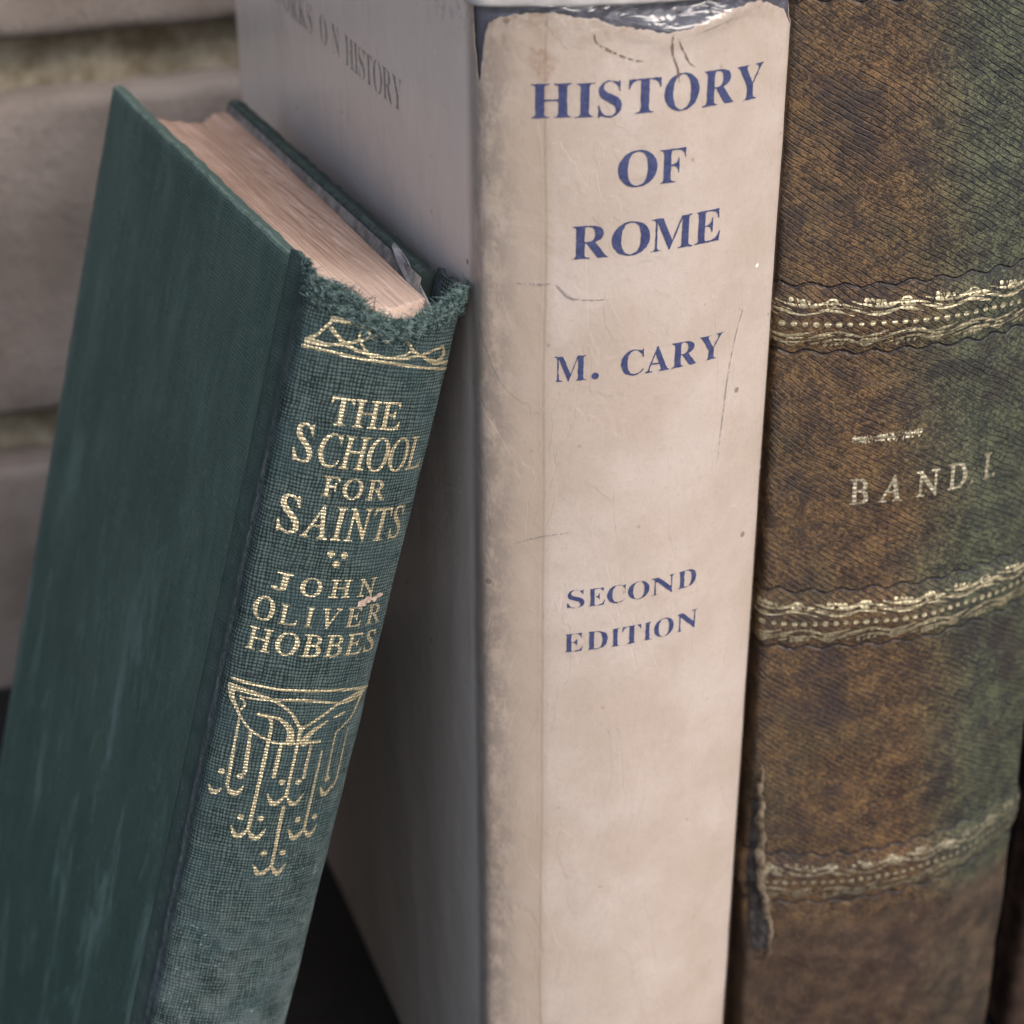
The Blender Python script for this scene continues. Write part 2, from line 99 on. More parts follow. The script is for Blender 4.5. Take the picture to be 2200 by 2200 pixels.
GLY = json.loads(r'''{"b":{"A":[[472,1024,512,1022,863,190,885,142,904,104,922,75,941,56,964,44,993,40,993,0,522,0,522,40,588,47,628,67,642,100,639,118,631,144,618,178,574,291,246,291,192,155,189,147,187,139,185,129,184,120,183,112,183,106,195,69,231,47,291,40,299,40,299,0,0,0,0,40,27,43,50,52,71,66,90,89,108,121,127,164],[268,353,407,701,550,353]],"B":[[0,1000,450,1000,665,974,793,898,836,770,810,664,729,588,596,543,756,490,853,406,885,289,873,204,839,133,781,76,702,34,605,8,488,0,1,0,1,38,46,43,80,54,103,71,118,96,127,132,130,180,130,810,128,849,124,881,118,906,108,925,95,940,78,951,57,958,31,962,0,963],[491,947,441,953,412,951,391,944,378,933,371,916,367,891,366,858,366,553,379,553,450,558,505,573,544,598,571,636,586,689,591,758,588,819,576,868,558,906,529,932],[400,507,366,507,366,143,368,113,374,90,384,73,400,62,423,55,453,53,510,59,555,77,588,108,609,151,623,209,627,282,621,355,604,413,574,456,532,484,474,502]],"C":[[512,1022,583,1016,662,997,749,966,764,960,779,957,794,956,826,963,849,985,863,1022,901,1022,901,677,864,677,827,762,780,834,725,894,663,938,596,965,525,973,377,921,288,762,258,497,291,250,389,101,553,52,612,57,671,72,729,98,785,134,836,179,883,233,925,195,811,73,671,1,506,-24,411,-16,324,6,244,44,173,94,114,156,65,229,29,312,7,403,0,501,7,599,29,689,66,771,115,843,175,905,247,955,328,992,416,1015]],"D":[[0,1000,454,1000,617,986,752,942,858,870,934,771,980,648,996,500,937,222,762,56,469,0,12,0,12,38,53,43,84,51,105,65,119,86,127,119,130,164,130,822,127,873,117,911,101,936,77,951,43,960,0,963],[424,949,457,951,613,901,706,752,737,503,730,364,707,252,669,164,615,103,544,65,456,53,424,55,400,63,384,74,375,93,369,121,367,158,367,845,369,883,375,911,384,930,400,942]],"E":[[4,1000,845,1000,845,702,811,702,793,784,761,848,716,892,655,922,576,940,478,945,449,945,426,943,408,940,394,935,384,927,378,915,373,899,371,878,370,853,370,540,394,540,454,545,502,562,538,591,566,632,587,688,602,758,637,758,637,260,600,260,594,314,583,360,569,398,550,428,526,452,498,468,464,479,423,486,376,488,370,488,370,147,373,115,379,92,391,77,409,68,437,62,475,60,543,63,604,71,657,85,704,104,746,131,783,164,816,206,845,256,872,314,913,314,853,0,0,0,0,37,47,40,82,49,106,65,122,89,131,124,134,171,134,810,131,866,121,908,105,934,81,950,48,960,4,963]],"F":[[833,1000,0,1000,0,963,45,956,80,945,104,929,120,906,129,870,133,823,133,184,130,136,121,99,106,74,83,57,49,45,3,38,3,0,532,0,532,38,491,40,456,45,429,52,408,62,392,76,381,94,374,116,370,144,369,177,369,491,383,491,445,486,495,469,532,440,560,398,581,337,594,260,633,260,633,761,593,761,579,691,559,635,531,594,494,565,446,548,386,543,369,543,369,875,370,896,372,913,377,925,384,933,394,940,408,943,425,945,447,946,473,947,542,944,601,936,650,923,690,904,723,879,749,847,770,807,786,759,798,702,833,702]],"H":[[1,1000,497,1000,497,963,464,960,436,955,414,948,398,940,385,927,376,912,370,891,367,864,366,832,366,550,717,550,717,832,716,864,713,891,707,912,699,927,686,940,670,948,648,955,620,960,586,963,586,1000,1080,1000,1080,963,1034,957,1000,946,978,931,964,909,956,876,953,832,953,177,956,133,964,98,979,72,1001,55,1035,43,1080,38,1080,0,586,0,586,38,630,43,665,53,689,67,704,91,714,127,717,177,717,485,366,485,366,177,369,130,378,94,392,69,416,53,451,43,497,38,497,0,0,0,0,38,46,43,80,53,103,69,118,94,127,130,130,177,130,832,127,874,118,907,103,931,79,947,45,958,1,963]],"I":[[507,1000,0,1000,0,963,49,959,85,951,109,939,124,919,133,890,136,850,136,165,132,124,122,92,105,71,79,56,44,45,0,38,0,0,510,0,510,38,475,43,446,50,423,58,405,68,391,81,382,97,376,117,373,141,372,170,372,850,375,890,385,919,400,939,425,951,461,959,507,963]],"J":[[181,1000,698,1000,698,963,664,959,637,954,615,946,598,936,586,921,577,902,572,877,569,845,568,805,568,195,532,7,425,-106,246,-143,201,-140,159,-132,120,-118,86,-99,57,-76,32,-49,14,-18,4,15,0,50,3,83,14,111,31,133,53,150,78,160,105,164,134,161,160,151,181,136,198,115,208,90,211,60,209,39,203,18,193,-3,183,-21,177,-34,176,-43,182,-68,203,-83,237,-88,270,-85,295,-73,312,-55,323,-28,330,6,332,47,332,805,331,842,327,873,320,898,310,918,295,933,276,945,251,953,219,959,181,963]],"K":[[497,1000,1,1000,1,963,45,958,79,948,103,931,118,908,127,874,130,832,130,177,127,130,118,94,103,69,80,53,46,43,0,38,0,0,497,0,497,38,451,43,416,53,392,69,378,94,369,130,366,177,366,435,403,469,659,145,681,116,693,93,698,75,695,63,686,54,671,46,662,43,650,41,636,40,620,39,602,38,581,38,581,0,1105,0,1105,38,1077,41,1053,46,1034,55,1017,66,1000,82,982,102,559,625,721,792,826,887,923,944,1012,963,1031,963,1031,1000,603,1000,603,963,674,958,716,944,730,919,723,891,703,858,670,820,366,513,366,832,367,864,370,891,376,912,385,927,398,940,414,948,436,955,464,960,497,963]],"L":[[1,1000,515,1000,515,963,478,962,448,959,423,953,404,944,389,931,378,914,371,893,367,865,366,832,366,181,367,150,369,124,373,103,380,88,391,76,405,69,424,64,449,61,479,60,546,63,606,72,657,87,702,109,743,138,778,175,810,220,838,275,864,339,904,339,848,0,0,0,0,38,46,43,80,53,103,69,118,94,127,130,130,177,130,832,127,876,118,910,103,933,79,948,45,958,1,963]],"M":[[1,1000,375,1000,665,313,956,1000,1324,1000,1324,963,1282,957,1249,945,1226,929,1211,906,1202,873,1199,830,1199,187,1200,149,1204,118,1209,94,1218,75,1230,61,1246,51,1267,45,1292,40,1323,38,1323,0,838,0,838,38,870,42,897,47,919,55,936,64,948,78,957,97,963,120,966,148,968,183,968,876,602,0,562,0,201,854,201,176,204,126,214,89,232,65,258,50,294,41,341,38,341,0,0,0,0,38,44,43,79,53,104,69,121,93,131,128,134,174,134,839,133,869,130,894,124,913,115,928,102,940,85,949,63,956,35,960,1,963]],"N":[[304,1000,0,1000,0,963,16,960,29,956,40,951,55,938,84,905,127,853,127,173,126,140,122,113,117,91,108,73,95,60,79,51,58,45,32,40,0,38,0,0,326,0,326,38,279,43,244,53,221,68,206,91,197,126,195,173,195,768,845,-24,886,-24,886,827,889,874,898,909,912,933,934,948,968,958,1013,963,1013,1000,687,1000,687,963,721,959,748,954,770,948,787,938,799,926,808,909,814,888,817,862,819,829,819,370]],"O":[[593,1019,522,1024,449,1019,379,1006,313,984,253,954,197,917,147,872,104,822,68,767,38,706,17,641,4,572,0,500,4,428,17,359,38,294,67,232,104,177,147,127,196,83,250,46,310,16,373,-6,441,-19,512,-24,585,-19,654,-6,719,16,780,46,835,83,885,127,929,177,965,232,995,294,1017,359,1030,428,1034,500,1030,574,1017,644,995,709,965,771,929,826,886,875,838,919,783,955,724,985,660,1006],[370,921,510,973,586,960,650,920,703,853,742,761,765,643,773,500,745,237,661,79,521,27,446,40,382,80,329,147,290,240,266,358,258,500,286,763]],"R":[[442,1000,1,1000,1,963,45,958,79,947,103,931,118,907,127,874,130,832,130,177,127,130,118,94,103,69,80,53,46,43,0,38,0,0,497,0,497,38,451,43,416,53,392,69,378,94,369,130,366,177,366,466,409,466,709,0,1021,0,1021,38,1016,38,994,40,975,46,959,56,946,70,931,88,914,111,658,491,782,545,857,626,882,735,870,817,833,884,773,935,688,971,578,993],[459,947,424,945,399,938,383,928,373,910,368,883,366,847,366,513,413,513,483,519,538,537,580,567,609,610,627,667,633,737,613,854,555,924]],"S":[[342,1022,311,1024,256,1019,205,1007,159,987,117,959,82,925,53,884,32,838,19,786,15,729,21,664,41,606,74,555,122,507,185,462,263,419,400,351,465,308,505,257,518,196,512,152,496,113,470,79,434,53,390,38,338,32,266,41,203,67,150,109,106,170,71,249,43,347,0,347,0,-24,40,-24,45,-7,51,6,58,15,66,22,77,25,91,27,98,26,108,24,122,21,138,16,158,9,181,1,205,-6,229,-13,254,-17,278,-20,303,-22,327,-22,399,-18,464,-5,522,17,573,47,615,83,650,127,675,177,690,232,695,292,692,336,686,376,674,413,657,447,633,481,603,512,564,542,517,571,462,599,320,665,274,689,236,714,206,739,185,767,172,799,168,835,173,874,188,908,212,937,245,959,285,972,332,976,373,973,412,961,451,942,487,916,520,883,550,845,576,801,597,753,614,701,650,701,650,1024,609,1024,601,997,586,982,563,976,558,977,552,977,546,979,540,980,533,982,525,984,485,996,446,1005,409,1013,374,1019]],"T":[[0,698,0,1000,878,1000,878,696,841,696,799,838,708,923,566,951,555,951,555,177,558,128,567,91,583,66,609,51,646,41,696,38,696,0,178,0,178,38,226,42,263,51,288,68,305,93,315,129,319,177,319,951,304,951,232,944,170,922,119,886,81,836,54,773,40,698]],"V":[[0,1000,494,1000,494,963,453,962,420,957,396,949,379,937,369,921,366,900,368,882,374,859,385,830,599,314,795,829,803,854,808,877,810,898,806,920,797,937,781,948,758,956,727,961,687,963,687,1000,1001,1000,1001,963,973,960,948,952,928,939,909,917,890,884,870,841,535,-28,497,-28,128,836,113,869,96,898,80,923,61,942,34,955,0,963]],"W":[[0,1000,431,1000,431,963,402,961,379,956,363,948,351,937,345,922,342,901,344,878,349,851,358,819,524,336,695,774,662,876,650,906,637,929,621,943,600,952,572,959,537,963,537,1000,999,1000,999,963,942,957,908,937,897,904,898,890,903,871,910,848,1075,364,1221,811,1231,844,1237,871,1239,892,1236,915,1228,933,1215,945,1196,954,1171,960,1139,963,1139,1000,1404,1000,1404,963,1378,956,1356,943,1339,925,1325,901,1310,870,1296,833,1013,-24,973,-24,727,678,451,-24,409,-24,105,863,93,894,80,919,67,938,51,951,28,960,0,963]],"Y":[[0,1000,484,1000,484,962,459,962,434,960,413,956,395,949,382,940,374,928,372,914,374,899,379,881,389,860,575,496,761,804,780,839,791,869,795,895,783,932,746,954,684,962,677,962,677,1000,994,1000,994,962,970,956,947,947,928,932,909,913,890,889,870,860,618,447,618,177,621,130,630,94,645,69,668,53,703,43,749,38,749,0,252,0,252,38,298,43,332,53,355,69,370,94,379,130,382,177,382,392,131,850,106,893,82,924,60,942,51,948,41,952,31,956,21,958,11,960,0,962]]},"r":{"A":[[659,1022,688,1022,907,124,919,93,935,69,956,51,984,39,1019,31,1061,27,1064,0,660,0,658,27,669,27,709,31,738,40,755,56,762,82,760,119,751,168,707,340,373,340,360,338,349,332,341,322,269,194,244,141,231,102,230,77,238,59,249,46,265,38,286,32,313,29,345,27,346,0,2,0,0,27,60,38,110,68,150,120,179,171,231,261,304,391,400,561,518,771],[380,393,599,789,695,393]],"B":[[0,1000,368,1000,560,976,691,904,762,785,765,680,707,598,588,540,697,489,775,413,823,312,834,251,832,196,815,147,786,103,745,67,692,38,629,17,555,4,471,0,31,0,30,29,37,29,77,32,107,41,128,57,140,81,148,114,149,156,137,828,136,857,133,882,129,903,120,925,106,942,89,954,66,962,37,968,1,971],[380,951,352,950,330,949,314,946,303,941,294,935,290,926,287,915,285,901,283,883,283,862,283,830,284,785,285,729,287,660,289,579,293,571,299,565,309,561,321,558,337,557,359,556,454,563,527,584,578,618,609,666,619,724,608,793,563,881,487,933],[298,502,291,492,289,478,294,156,295,146,296,136,297,124,298,113,299,104,301,95,309,77,321,63,337,54,359,49,386,46,420,45,512,53,584,78,634,120,664,176,671,245,657,327,634,385,602,431,560,466,509,490,447,505,375,510,348,510,326,509,310,507]],"C":[[535,1017,474,1022,375,1012,283,982,199,932,150,889,107,840,70,785,40,724,19,660,5,593,0,524,5,454,20,384,48,305,86,233,133,168,188,112,250,65,318,27,391,0,469,-16,551,-22,630,-16,700,2,762,32,815,74,863,129,905,197,870,221,790,121,691,61,572,40,488,50,411,80,340,129,278,196,229,278,193,376,175,454,167,530,169,604,179,674,197,737,223,796,256,847,295,891,340,926,391,953,445,969,502,974,567,968,624,949,674,918,716,876,750,823,774,760,776,753,778,746,781,738,783,731,784,723,786,715,816,715,791,1012,762,1012,754,991,741,979,723,975,711,976,696,979,680,984,603,1005]],"D":[[383,1000,0,1000,0,971,36,968,66,962,89,953,107,941,120,924,130,902,133,883,136,859,138,828,148,156,146,111,139,78,126,55,105,40,75,32,34,29,27,29,27,0,462,0,558,5,646,21,724,47,792,82,851,125,899,176,938,233,965,295,983,363,989,434,983,509,967,585,937,667,898,741,847,807,788,864,721,912,646,950,564,978,477,995],[350,951,378,952,477,943,563,914,639,867,702,802,752,719,790,618,807,546,816,475,819,406,813,340,799,279,776,223,745,172,706,130,657,95,600,68,532,53,455,48,432,48,411,49,391,51,373,54,358,57,345,61,323,71,308,86,299,105,295,126,292,155,291,192,281,832,281,864,283,890,285,910,290,926,299,937,311,944,328,949]],"E":[[764,1000,0,1000,1,971,37,968,66,962,89,953,107,941,120,924,129,902,133,883,136,859,137,828,148,158,146,111,139,77,126,54,106,40,76,32,35,29,30,29,31,0,859,0,884,275,856,275,840,225,819,182,795,145,765,115,729,91,688,73,639,61,582,53,518,51,418,51,383,52,356,55,336,61,319,70,307,84,300,101,298,110,296,121,295,134,295,148,294,163,293,179,288,510,417,510,451,509,480,507,504,503,523,496,540,486,553,473,564,455,574,432,583,403,588,385,592,366,595,347,621,347,621,701,594,701,590,655,577,619,555,592,521,574,472,563,407,559,286,559,282,853,282,879,283,900,286,917,291,929,299,938,311,944,327,948,348,950,374,951,497,951,553,949,600,945,638,938,668,927,693,911,713,890,730,864,745,830,758,789,760,783,784,783]],"F":[[0,1000,717,1000,740,763,711,763,711,767,710,772,709,777,707,782,706,786,705,790,685,844,660,886,630,915,592,934,544,946,486,949,372,949,337,948,313,944,299,936,291,927,286,915,285,900,285,885,286,853,287,803,289,737,291,654,293,555,374,555,420,556,458,560,489,567,514,578,535,592,551,611,562,635,571,665,577,699,606,699,614,337,584,337,582,348,580,360,578,372,576,384,573,397,569,409,556,443,540,469,521,486,495,497,458,504,409,506,294,506,304,149,304,141,305,131,306,121,307,110,309,102,310,95,320,71,335,54,354,42,379,34,412,29,453,26,457,0,30,0,30,29,36,29,64,30,88,33,106,39,120,48,131,61,139,77,144,99,147,125,148,158,138,828,136,859,133,883,130,902,120,924,107,941,89,953,66,962,36,968,0,971]],"H":[[399,1000,0,1000,1,971,37,968,66,962,89,953,107,941,120,924,129,902,133,883,136,859,137,828,148,156,148,124,145,98,140,77,131,60,120,48,105,39,86,33,63,30,35,29,30,29,31,0,430,0,428,29,393,32,363,38,340,46,322,58,308,75,299,97,297,106,296,117,295,129,294,142,293,156,292,172,288,473,289,484,292,493,296,498,304,501,315,502,330,503,698,503,713,502,726,501,735,499,743,494,749,488,753,478,754,475,755,471,755,467,756,464,756,460,756,457,761,156,761,124,758,98,753,77,745,60,734,48,719,39,700,33,677,30,648,29,642,29,643,0,1042,0,1041,29,1005,32,976,38,952,46,935,58,921,75,912,97,910,106,908,117,907,129,907,142,906,156,905,172,893,844,895,888,902,921,915,944,934,959,963,968,1000,971,1011,971,1012,1000,613,1000,612,971,648,968,678,962,701,953,719,941,733,924,742,902,746,882,749,857,750,828,754,590,753,578,750,569,746,564,738,560,727,558,713,558,343,558,328,558,315,560,305,563,298,567,292,574,288,582,286,592,285,603,285,614,282,838,284,886,291,922,305,945,325,960,355,968,394,971,400,971]],"I":[[404,1000,0,1000,0,971,36,968,66,962,89,953,107,941,120,924,130,902,133,883,136,859,138,828,148,156,148,124,145,98,139,77,131,60,120,48,106,39,88,33,64,30,36,29,30,29,30,0,434,0,433,29,397,32,368,38,345,46,328,58,314,75,306,97,301,117,298,142,297,172,286,844,288,888,296,921,308,944,328,959,356,968,393,971,405,971]],"J":[[76,1000,489,1000,488,971,449,969,419,961,399,949,386,929,378,898,377,855,389,289,387,193,373,115,347,55,310,12,260,-13,198,-22,151,-18,109,-6,72,14,41,41,18,71,4,105,0,127,1,147,8,163,20,176,36,184,56,186,76,184,95,178,113,167,129,153,140,137,148,118,149,113,150,107,150,101,150,96,150,90,150,85,150,75,150,65,152,56,162,36,177,24,197,20,217,24,231,36,238,56,239,69,240,84,241,101,242,120,243,142,243,165,229,816,227,857,225,886,221,905,212,927,197,943,177,954,151,961,116,965,75,968]],"K":[[396,1000,0,1000,1,971,37,968,66,962,89,953,107,941,120,924,129,902,133,883,136,859,137,828,148,156,148,124,145,98,140,77,131,60,120,48,105,39,86,33,63,30,35,29,30,29,31,0,444,0,443,29,402,31,369,36,344,44,325,56,310,75,300,100,297,114,295,134,294,160,288,483,289,493,294,499,302,501,310,500,317,496,325,490,631,171,649,152,664,135,677,118,687,104,694,91,699,79,701,62,698,49,688,39,672,33,650,29,621,27,611,27,610,0,1038,0,1037,27,1001,31,967,41,933,57,900,80,863,111,825,149,421,568,610,762,671,823,724,875,769,918,809,948,848,966,886,973,894,973,896,1000,546,1000,547,971,556,971,600,967,629,954,643,934,642,906,624,871,591,829,318,545,314,541,308,538,302,538,296,539,292,543,288,551,288,553,287,556,287,561,287,565,287,568,287,571,282,851,284,896,291,929,303,949,323,961,349,969,384,971,396,971]],"L":[[0,1000,397,1000,395,973,357,970,328,961,307,946,294,923,286,889,284,845,295,198,296,174,296,154,297,137,298,125,299,115,300,110,309,88,321,73,337,62,358,56,386,52,422,51,525,51,595,53,654,59,703,70,743,87,777,110,804,140,826,179,844,226,860,283,888,283,875,0,31,0,30,29,35,29,76,32,106,40,127,55,140,78,147,111,149,156,137,828,137,844,137,858,136,871,134,883,133,893,131,902,121,924,108,941,90,953,67,962,37,968,1,971]],"M":[[0,1000,271,1000,593,233,882,1000,1157,1000,1156,971,1145,971,1108,968,1079,959,1060,944,1047,921,1040,888,1038,844,1050,172,1051,156,1052,142,1052,129,1053,117,1055,106,1057,97,1066,75,1080,58,1097,46,1121,38,1150,32,1186,29,1187,0,791,0,791,25,819,27,843,32,861,39,876,49,887,64,895,83,900,108,902,140,902,178,892,844,570,0,550,0,196,845,201,221,202,173,206,134,213,103,223,78,237,59,254,46,278,37,307,31,344,27,345,0,21,0,21,29,51,30,75,33,95,39,111,48,122,60,131,77,136,98,139,124,140,156,138,828,137,857,134,881,130,902,120,924,107,941,89,953,66,962,36,968,0,971]],"N":[[210,1000,0,1000,1,971,11,971,40,968,67,958,92,941,113,921,128,900,137,879,138,874,140,868,140,862,141,856,141,850,141,845,148,156,146,111,138,77,124,54,102,40,70,32,30,29,31,0,357,0,356,29,317,32,286,37,263,43,245,54,232,70,223,92,220,103,218,115,216,129,214,144,214,161,213,181,205,802,836,-23,864,-23,852,844,853,877,857,903,863,924,872,940,884,952,900,961,919,967,943,970,971,971,971,1000,643,1000,644,971,683,968,715,963,739,957,756,946,770,930,779,908,782,897,784,885,786,871,787,856,788,839,788,819,797,233]],"O":[[469,1022,546,1016,618,1001,685,975,746,940,802,897,851,845,893,786,927,721,952,650,965,597,971,543,973,488,969,433,960,379,947,327,930,276,908,228,883,182,854,140,821,102,786,69,706,19,615,-12,511,-22,434,-17,362,-2,294,23,231,57,175,100,124,151,81,210,47,276,21,348,7,414,0,479,2,543,11,607,26,668,48,727,76,782,110,833,149,879,193,920,242,955,294,983,350,1005,408,1017],[434,973,485,978,549,971,608,948,660,910,705,858,743,792,771,712,787,648,797,583,802,517,802,453,797,390,787,330,772,273,753,220,729,172,701,129,668,92,632,62,592,40,548,26,500,22,433,29,371,53,316,92,268,146,229,214,200,295,187,348,177,401,172,454,171,508,173,562,179,616,192,685,212,748,237,806,268,856,303,898,343,933,387,958]],"R":[[423,1000,0,1000,1,971,37,968,66,962,89,954,106,942,120,925,129,903,133,882,136,857,137,828,149,156,148,114,140,81,128,57,107,41,77,32,37,29,30,29,31,0,443,0,443,27,427,27,394,29,367,34,344,43,327,55,313,74,303,98,299,120,296,151,294,191,289,497,305,495,322,494,341,493,361,492,383,491,407,491,438,491,778,0,1002,0,1002,29,996,29,964,33,933,46,904,66,875,96,842,135,806,184,582,506,723,569,793,661,790,783,764,847,723,900,668,943,600,975,518,994],[372,952,350,952,331,949,316,946,304,940,296,931,290,919,286,903,284,883,284,857,288,543,303,542,318,541,334,540,351,539,368,538,385,538,475,545,546,567,596,603,627,652,637,712,626,782,576,877,491,933]],"S":[[246,1021,224,1022,170,1018,123,1007,83,988,50,962,25,931,8,895,0,853,1,808,10,760,26,719,48,679,76,639,114,597,164,550,227,499,256,476,283,454,309,434,333,413,355,394,376,374,401,349,423,325,443,300,459,275,472,250,481,225,489,188,490,154,485,122,474,94,458,70,436,50,410,35,379,26,345,23,278,32,215,57,157,98,106,156,64,228,30,315,3,314,49,-17,75,-17,81,8,96,24,119,29,124,29,130,28,135,27,142,26,149,24,156,22,236,-2,308,-16,373,-20,431,-16,482,-3,526,18,562,47,590,81,609,122,619,168,619,218,608,272,577,349,530,419,467,483,437,508,407,532,377,556,348,580,319,603,292,626,255,657,223,689,193,720,169,750,151,780,140,809,131,857,134,897,150,931,176,955,212,971,258,975,315,968,367,947,414,912,455,863,490,800,518,724,541,724,504,1017,476,1017,468,998,453,987,431,983,426,983,418,985,407,988,394,992,376,997,356,1003,334,1010,313,1015,291,1018,269,1020]],"T":[[0,1000,5,760,37,757,41,800,48,838,60,868,77,894,101,914,131,929,170,940,217,946,273,948,313,948,335,945,350,937,359,923,361,915,362,906,362,897,370,192,370,151,366,116,361,89,352,68,339,52,322,41,301,34,274,30,242,29,231,29,233,0,687,0,687,29,671,29,630,30,596,35,570,42,550,53,536,70,526,92,521,120,517,155,516,199,508,910,509,923,511,932,515,939,521,944,530,947,541,948,600,948,662,944,712,933,748,914,777,886,799,848,817,799,820,791,822,784,824,776,826,768,828,761,829,753,857,753,832,1000]],"V":[[400,1000,0,1000,2,971,17,971,56,968,88,959,113,944,134,922,150,890,163,850,376,-22,408,-22,880,827,905,870,928,906,949,934,971,955,994,967,1020,971,1023,971,1025,1000,717,1000,719,971,752,970,778,967,798,962,814,954,826,942,834,925,833,898,820,859,795,806,461,205,309,832,299,882,298,920,304,945,320,961,349,971,389,974,400,974]],"W":[[0,1000,402,1000,402,974,390,974,350,971,322,961,305,945,299,920,301,882,311,832,453,249,667,763,646,851,634,890,617,922,597,944,571,960,540,969,502,973,492,973,490,1000,873,1000,872,973,843,971,820,967,802,961,790,951,783,936,780,915,781,889,787,855,796,814,931,259,1138,801,1154,852,1160,894,1156,928,1138,951,1099,966,1040,973,1042,1000,1344,1000,1346,973,1342,973,1315,968,1292,955,1271,934,1252,905,1232,867,1213,821,887,-22,859,-22,692,668,405,-22,378,-22,165,848,151,890,134,922,112,945,84,961,47,970,3,974]],"Y":[[434,1000,0,1000,1,971,34,969,64,964,92,955,117,942,142,923,167,900,193,870,221,832,251,788,484,432,489,142,488,115,486,92,481,74,473,59,460,47,442,39,419,33,390,29,354,26,351,0,795,0,796,26,750,27,713,31,685,38,664,48,649,64,639,87,637,95,636,104,635,114,634,124,634,133,633,142,629,441,858,824,886,868,912,904,936,932,959,952,984,964,1009,968,1009,1000,665,1000,666,971,685,970,703,968,720,967,734,964,748,962,759,958,778,948,791,935,799,919,801,902,799,883,791,860,780,834,765,805,745,770,587,506,366,845,359,858,352,869,346,880,341,890,337,901,333,910,331,931,335,946,347,957,367,963,395,968,432,971]]}}''')
rng = np.random.default_rng(7); random.seed(7)

# ======================= helpers =======================
def vnoise(x, y, seed=0, per=1.0):
    """value noise on the plane, smooth, -1..1"""
    x = np.asarray(x, float)/per; y = np.asarray(y, float)/per
    xi = np.floor(x).astype(np.int64); yi = np.floor(y).astype(np.int64)
    fx = x-xi; fy = y-yi; fx = fx*fx*(3-2*fx); fy = fy*fy*(3-2*fy)
    def h(a, b):
        n = (a*374761393 + b*668265263 + seed*362437) & 0xffffffff
        n = ((n ^ (n >> 13))*1274126177) & 0xffffffff
        return ((n ^ (n >> 16)) & 0xffff)/32767.5-1.0
    return (h(xi, yi)*(1-fx)+h(xi+1, yi)*fx)*(1-fy)+(h(xi, yi+1)*(1-fx)+h(xi+1, yi+1)*fx)*fy
def fbm(x, y, seed=0, per=1.0, o=3):
    return sum(vnoise(x, y, seed+i*17, per/2**i)/2**i for i in range(o))

def tag(o, label=None, cat=None, group=None, kind=None):
    if label: o['label'] = label
    if cat: o['category'] = cat
    if group: o['group'] = group
    if kind: o['kind'] = kind
    return o
def empty(name, loc, rot=None):
    o = bpy.data.objects.new(name, None); COL.objects.link(o); o.empty_display_size = 0.02
    m = Matrix.Identity(4)
    if rot is not None:
        M = rotm(rot)
        for i in range(3):
            for j in range(3): m[i][j] = M[i][j]
    m.translation = Vector(loc); o.matrix_world = m
    return o
def mesh(name, V, F, mat, parent=None, uv=None, smooth=True):
    me = bpy.data.meshes.new(name)
    me.from_pydata(np.asarray(V, float).tolist(), [], [tuple(int(i) for i in f) for f in F] if not isinstance(F, np.ndarray) else F.tolist())
    if uv is not None:
        lay = me.uv_layers.new(name='UVMap'); li = np.empty(len(me.loops), np.int32)
        me.loops.foreach_get('vertex_index', li)
        lay.data.foreach_set('uv', np.asarray(uv, np.float32)[li].ravel())
    if smooth: me.polygons.foreach_set('use_smooth', np.ones(len(me.polygons), bool))
    if mat: me.materials.append(mat)
    me.update()
    o = bpy.data.objects.new(name, me); COL.objects.link(o)
    if parent: o.parent = parent
    return o
def gridfaces(nu, nv, base=0, flip=False):
    i, j = np.meshgrid(np.arange(nu-1), np.arange(nv-1)); a = (j*nu+i).ravel()+base
    F = np.c_[a, a+1, a+1+nu, a+nu]
    return F[:, ::-1] if flip else F
def axis(a, b, step, r=0.0, n=5):
    """samples from a to b, packed closer within r of both ends"""
    if r <= 0: return np.linspace(a, b, max(2, int(round((b-a)/step))+1))
    e = r*(1-np.cos(np.linspace(0, math.pi/2, n)))
    return np.r_[a+e, np.linspace(a+r, b-r, max(2, int(round((b-a-2*r)/step))+1))[1:-1], (b-e)[::-1]]
def rnd(d, r):
    d = np.clip(d, 0, r); return -(r-np.sqrt(np.maximum(0, r*r-(r-d)**2)))
def board_shell(name, S, ua, ub, va, vb, th, r, mat, parent, step=0.0015, wear=0.0002, ends=(1, 1), seed=1, inner=None):
    """a stiff board or cloth strip that follows surface S: outer face, inner face, rounded rim"""
    U = axis(ua, ub, step, r if r else 0); Vv = axis(va, vb, step, r if r else 0)
    UU, VV = np.meshgrid(U, Vv)
    du = np.minimum(UU-ua if ends[0] else 1, ub-UU if ends[1] else 1); dv = np.minimum(VV-va, vb-VV)
    off = rnd(du, r)+rnd(dv, r) if r else 0*UU
    off = np.maximum(off, -th/2)
    w = wear*fbm(UU, VV, seed, 0.004)
    jit = wear*2*fbm(UU, VV+3, seed+5, 0.003)*(dv < 0.001)
    A = S.at(UU, VV+jit, off+w*0.4); B = S.at(UU, VV+jit, -th-off)
    nu, nv = len(U), len(Vv); V = np.r_[A.reshape(-1, 3), B.reshape(-1, 3)]; n = nu*nv
    F = [gridfaces(nu, nv), gridfaces(nu, nv, n, True)]
    def strip(idx):
        idx = np.array(idx); return np.c_[idx[:-1], idx[:-1]+n, idx[1:]+n, idx[1:]]
    F.append(strip(range(nu))); F.append(strip((np.arange(nu)+(nv-1)*nu)[::-1]))
    F.append(strip((np.arange(nv)*nu)[::-1])); F.append(strip(np.arange(nv)*nu+nu-1))
    F = np.vstack(F)[:, ::-1]; F[:] = F
    uv = np.c_[UU.ravel(), VV.ravel()]*1000; uv = np.r_[uv, uv+500]
    # outer faces must look outward
    F = F[:, ::-1]
    return mesh(name, V, F, mat, parent, uv)

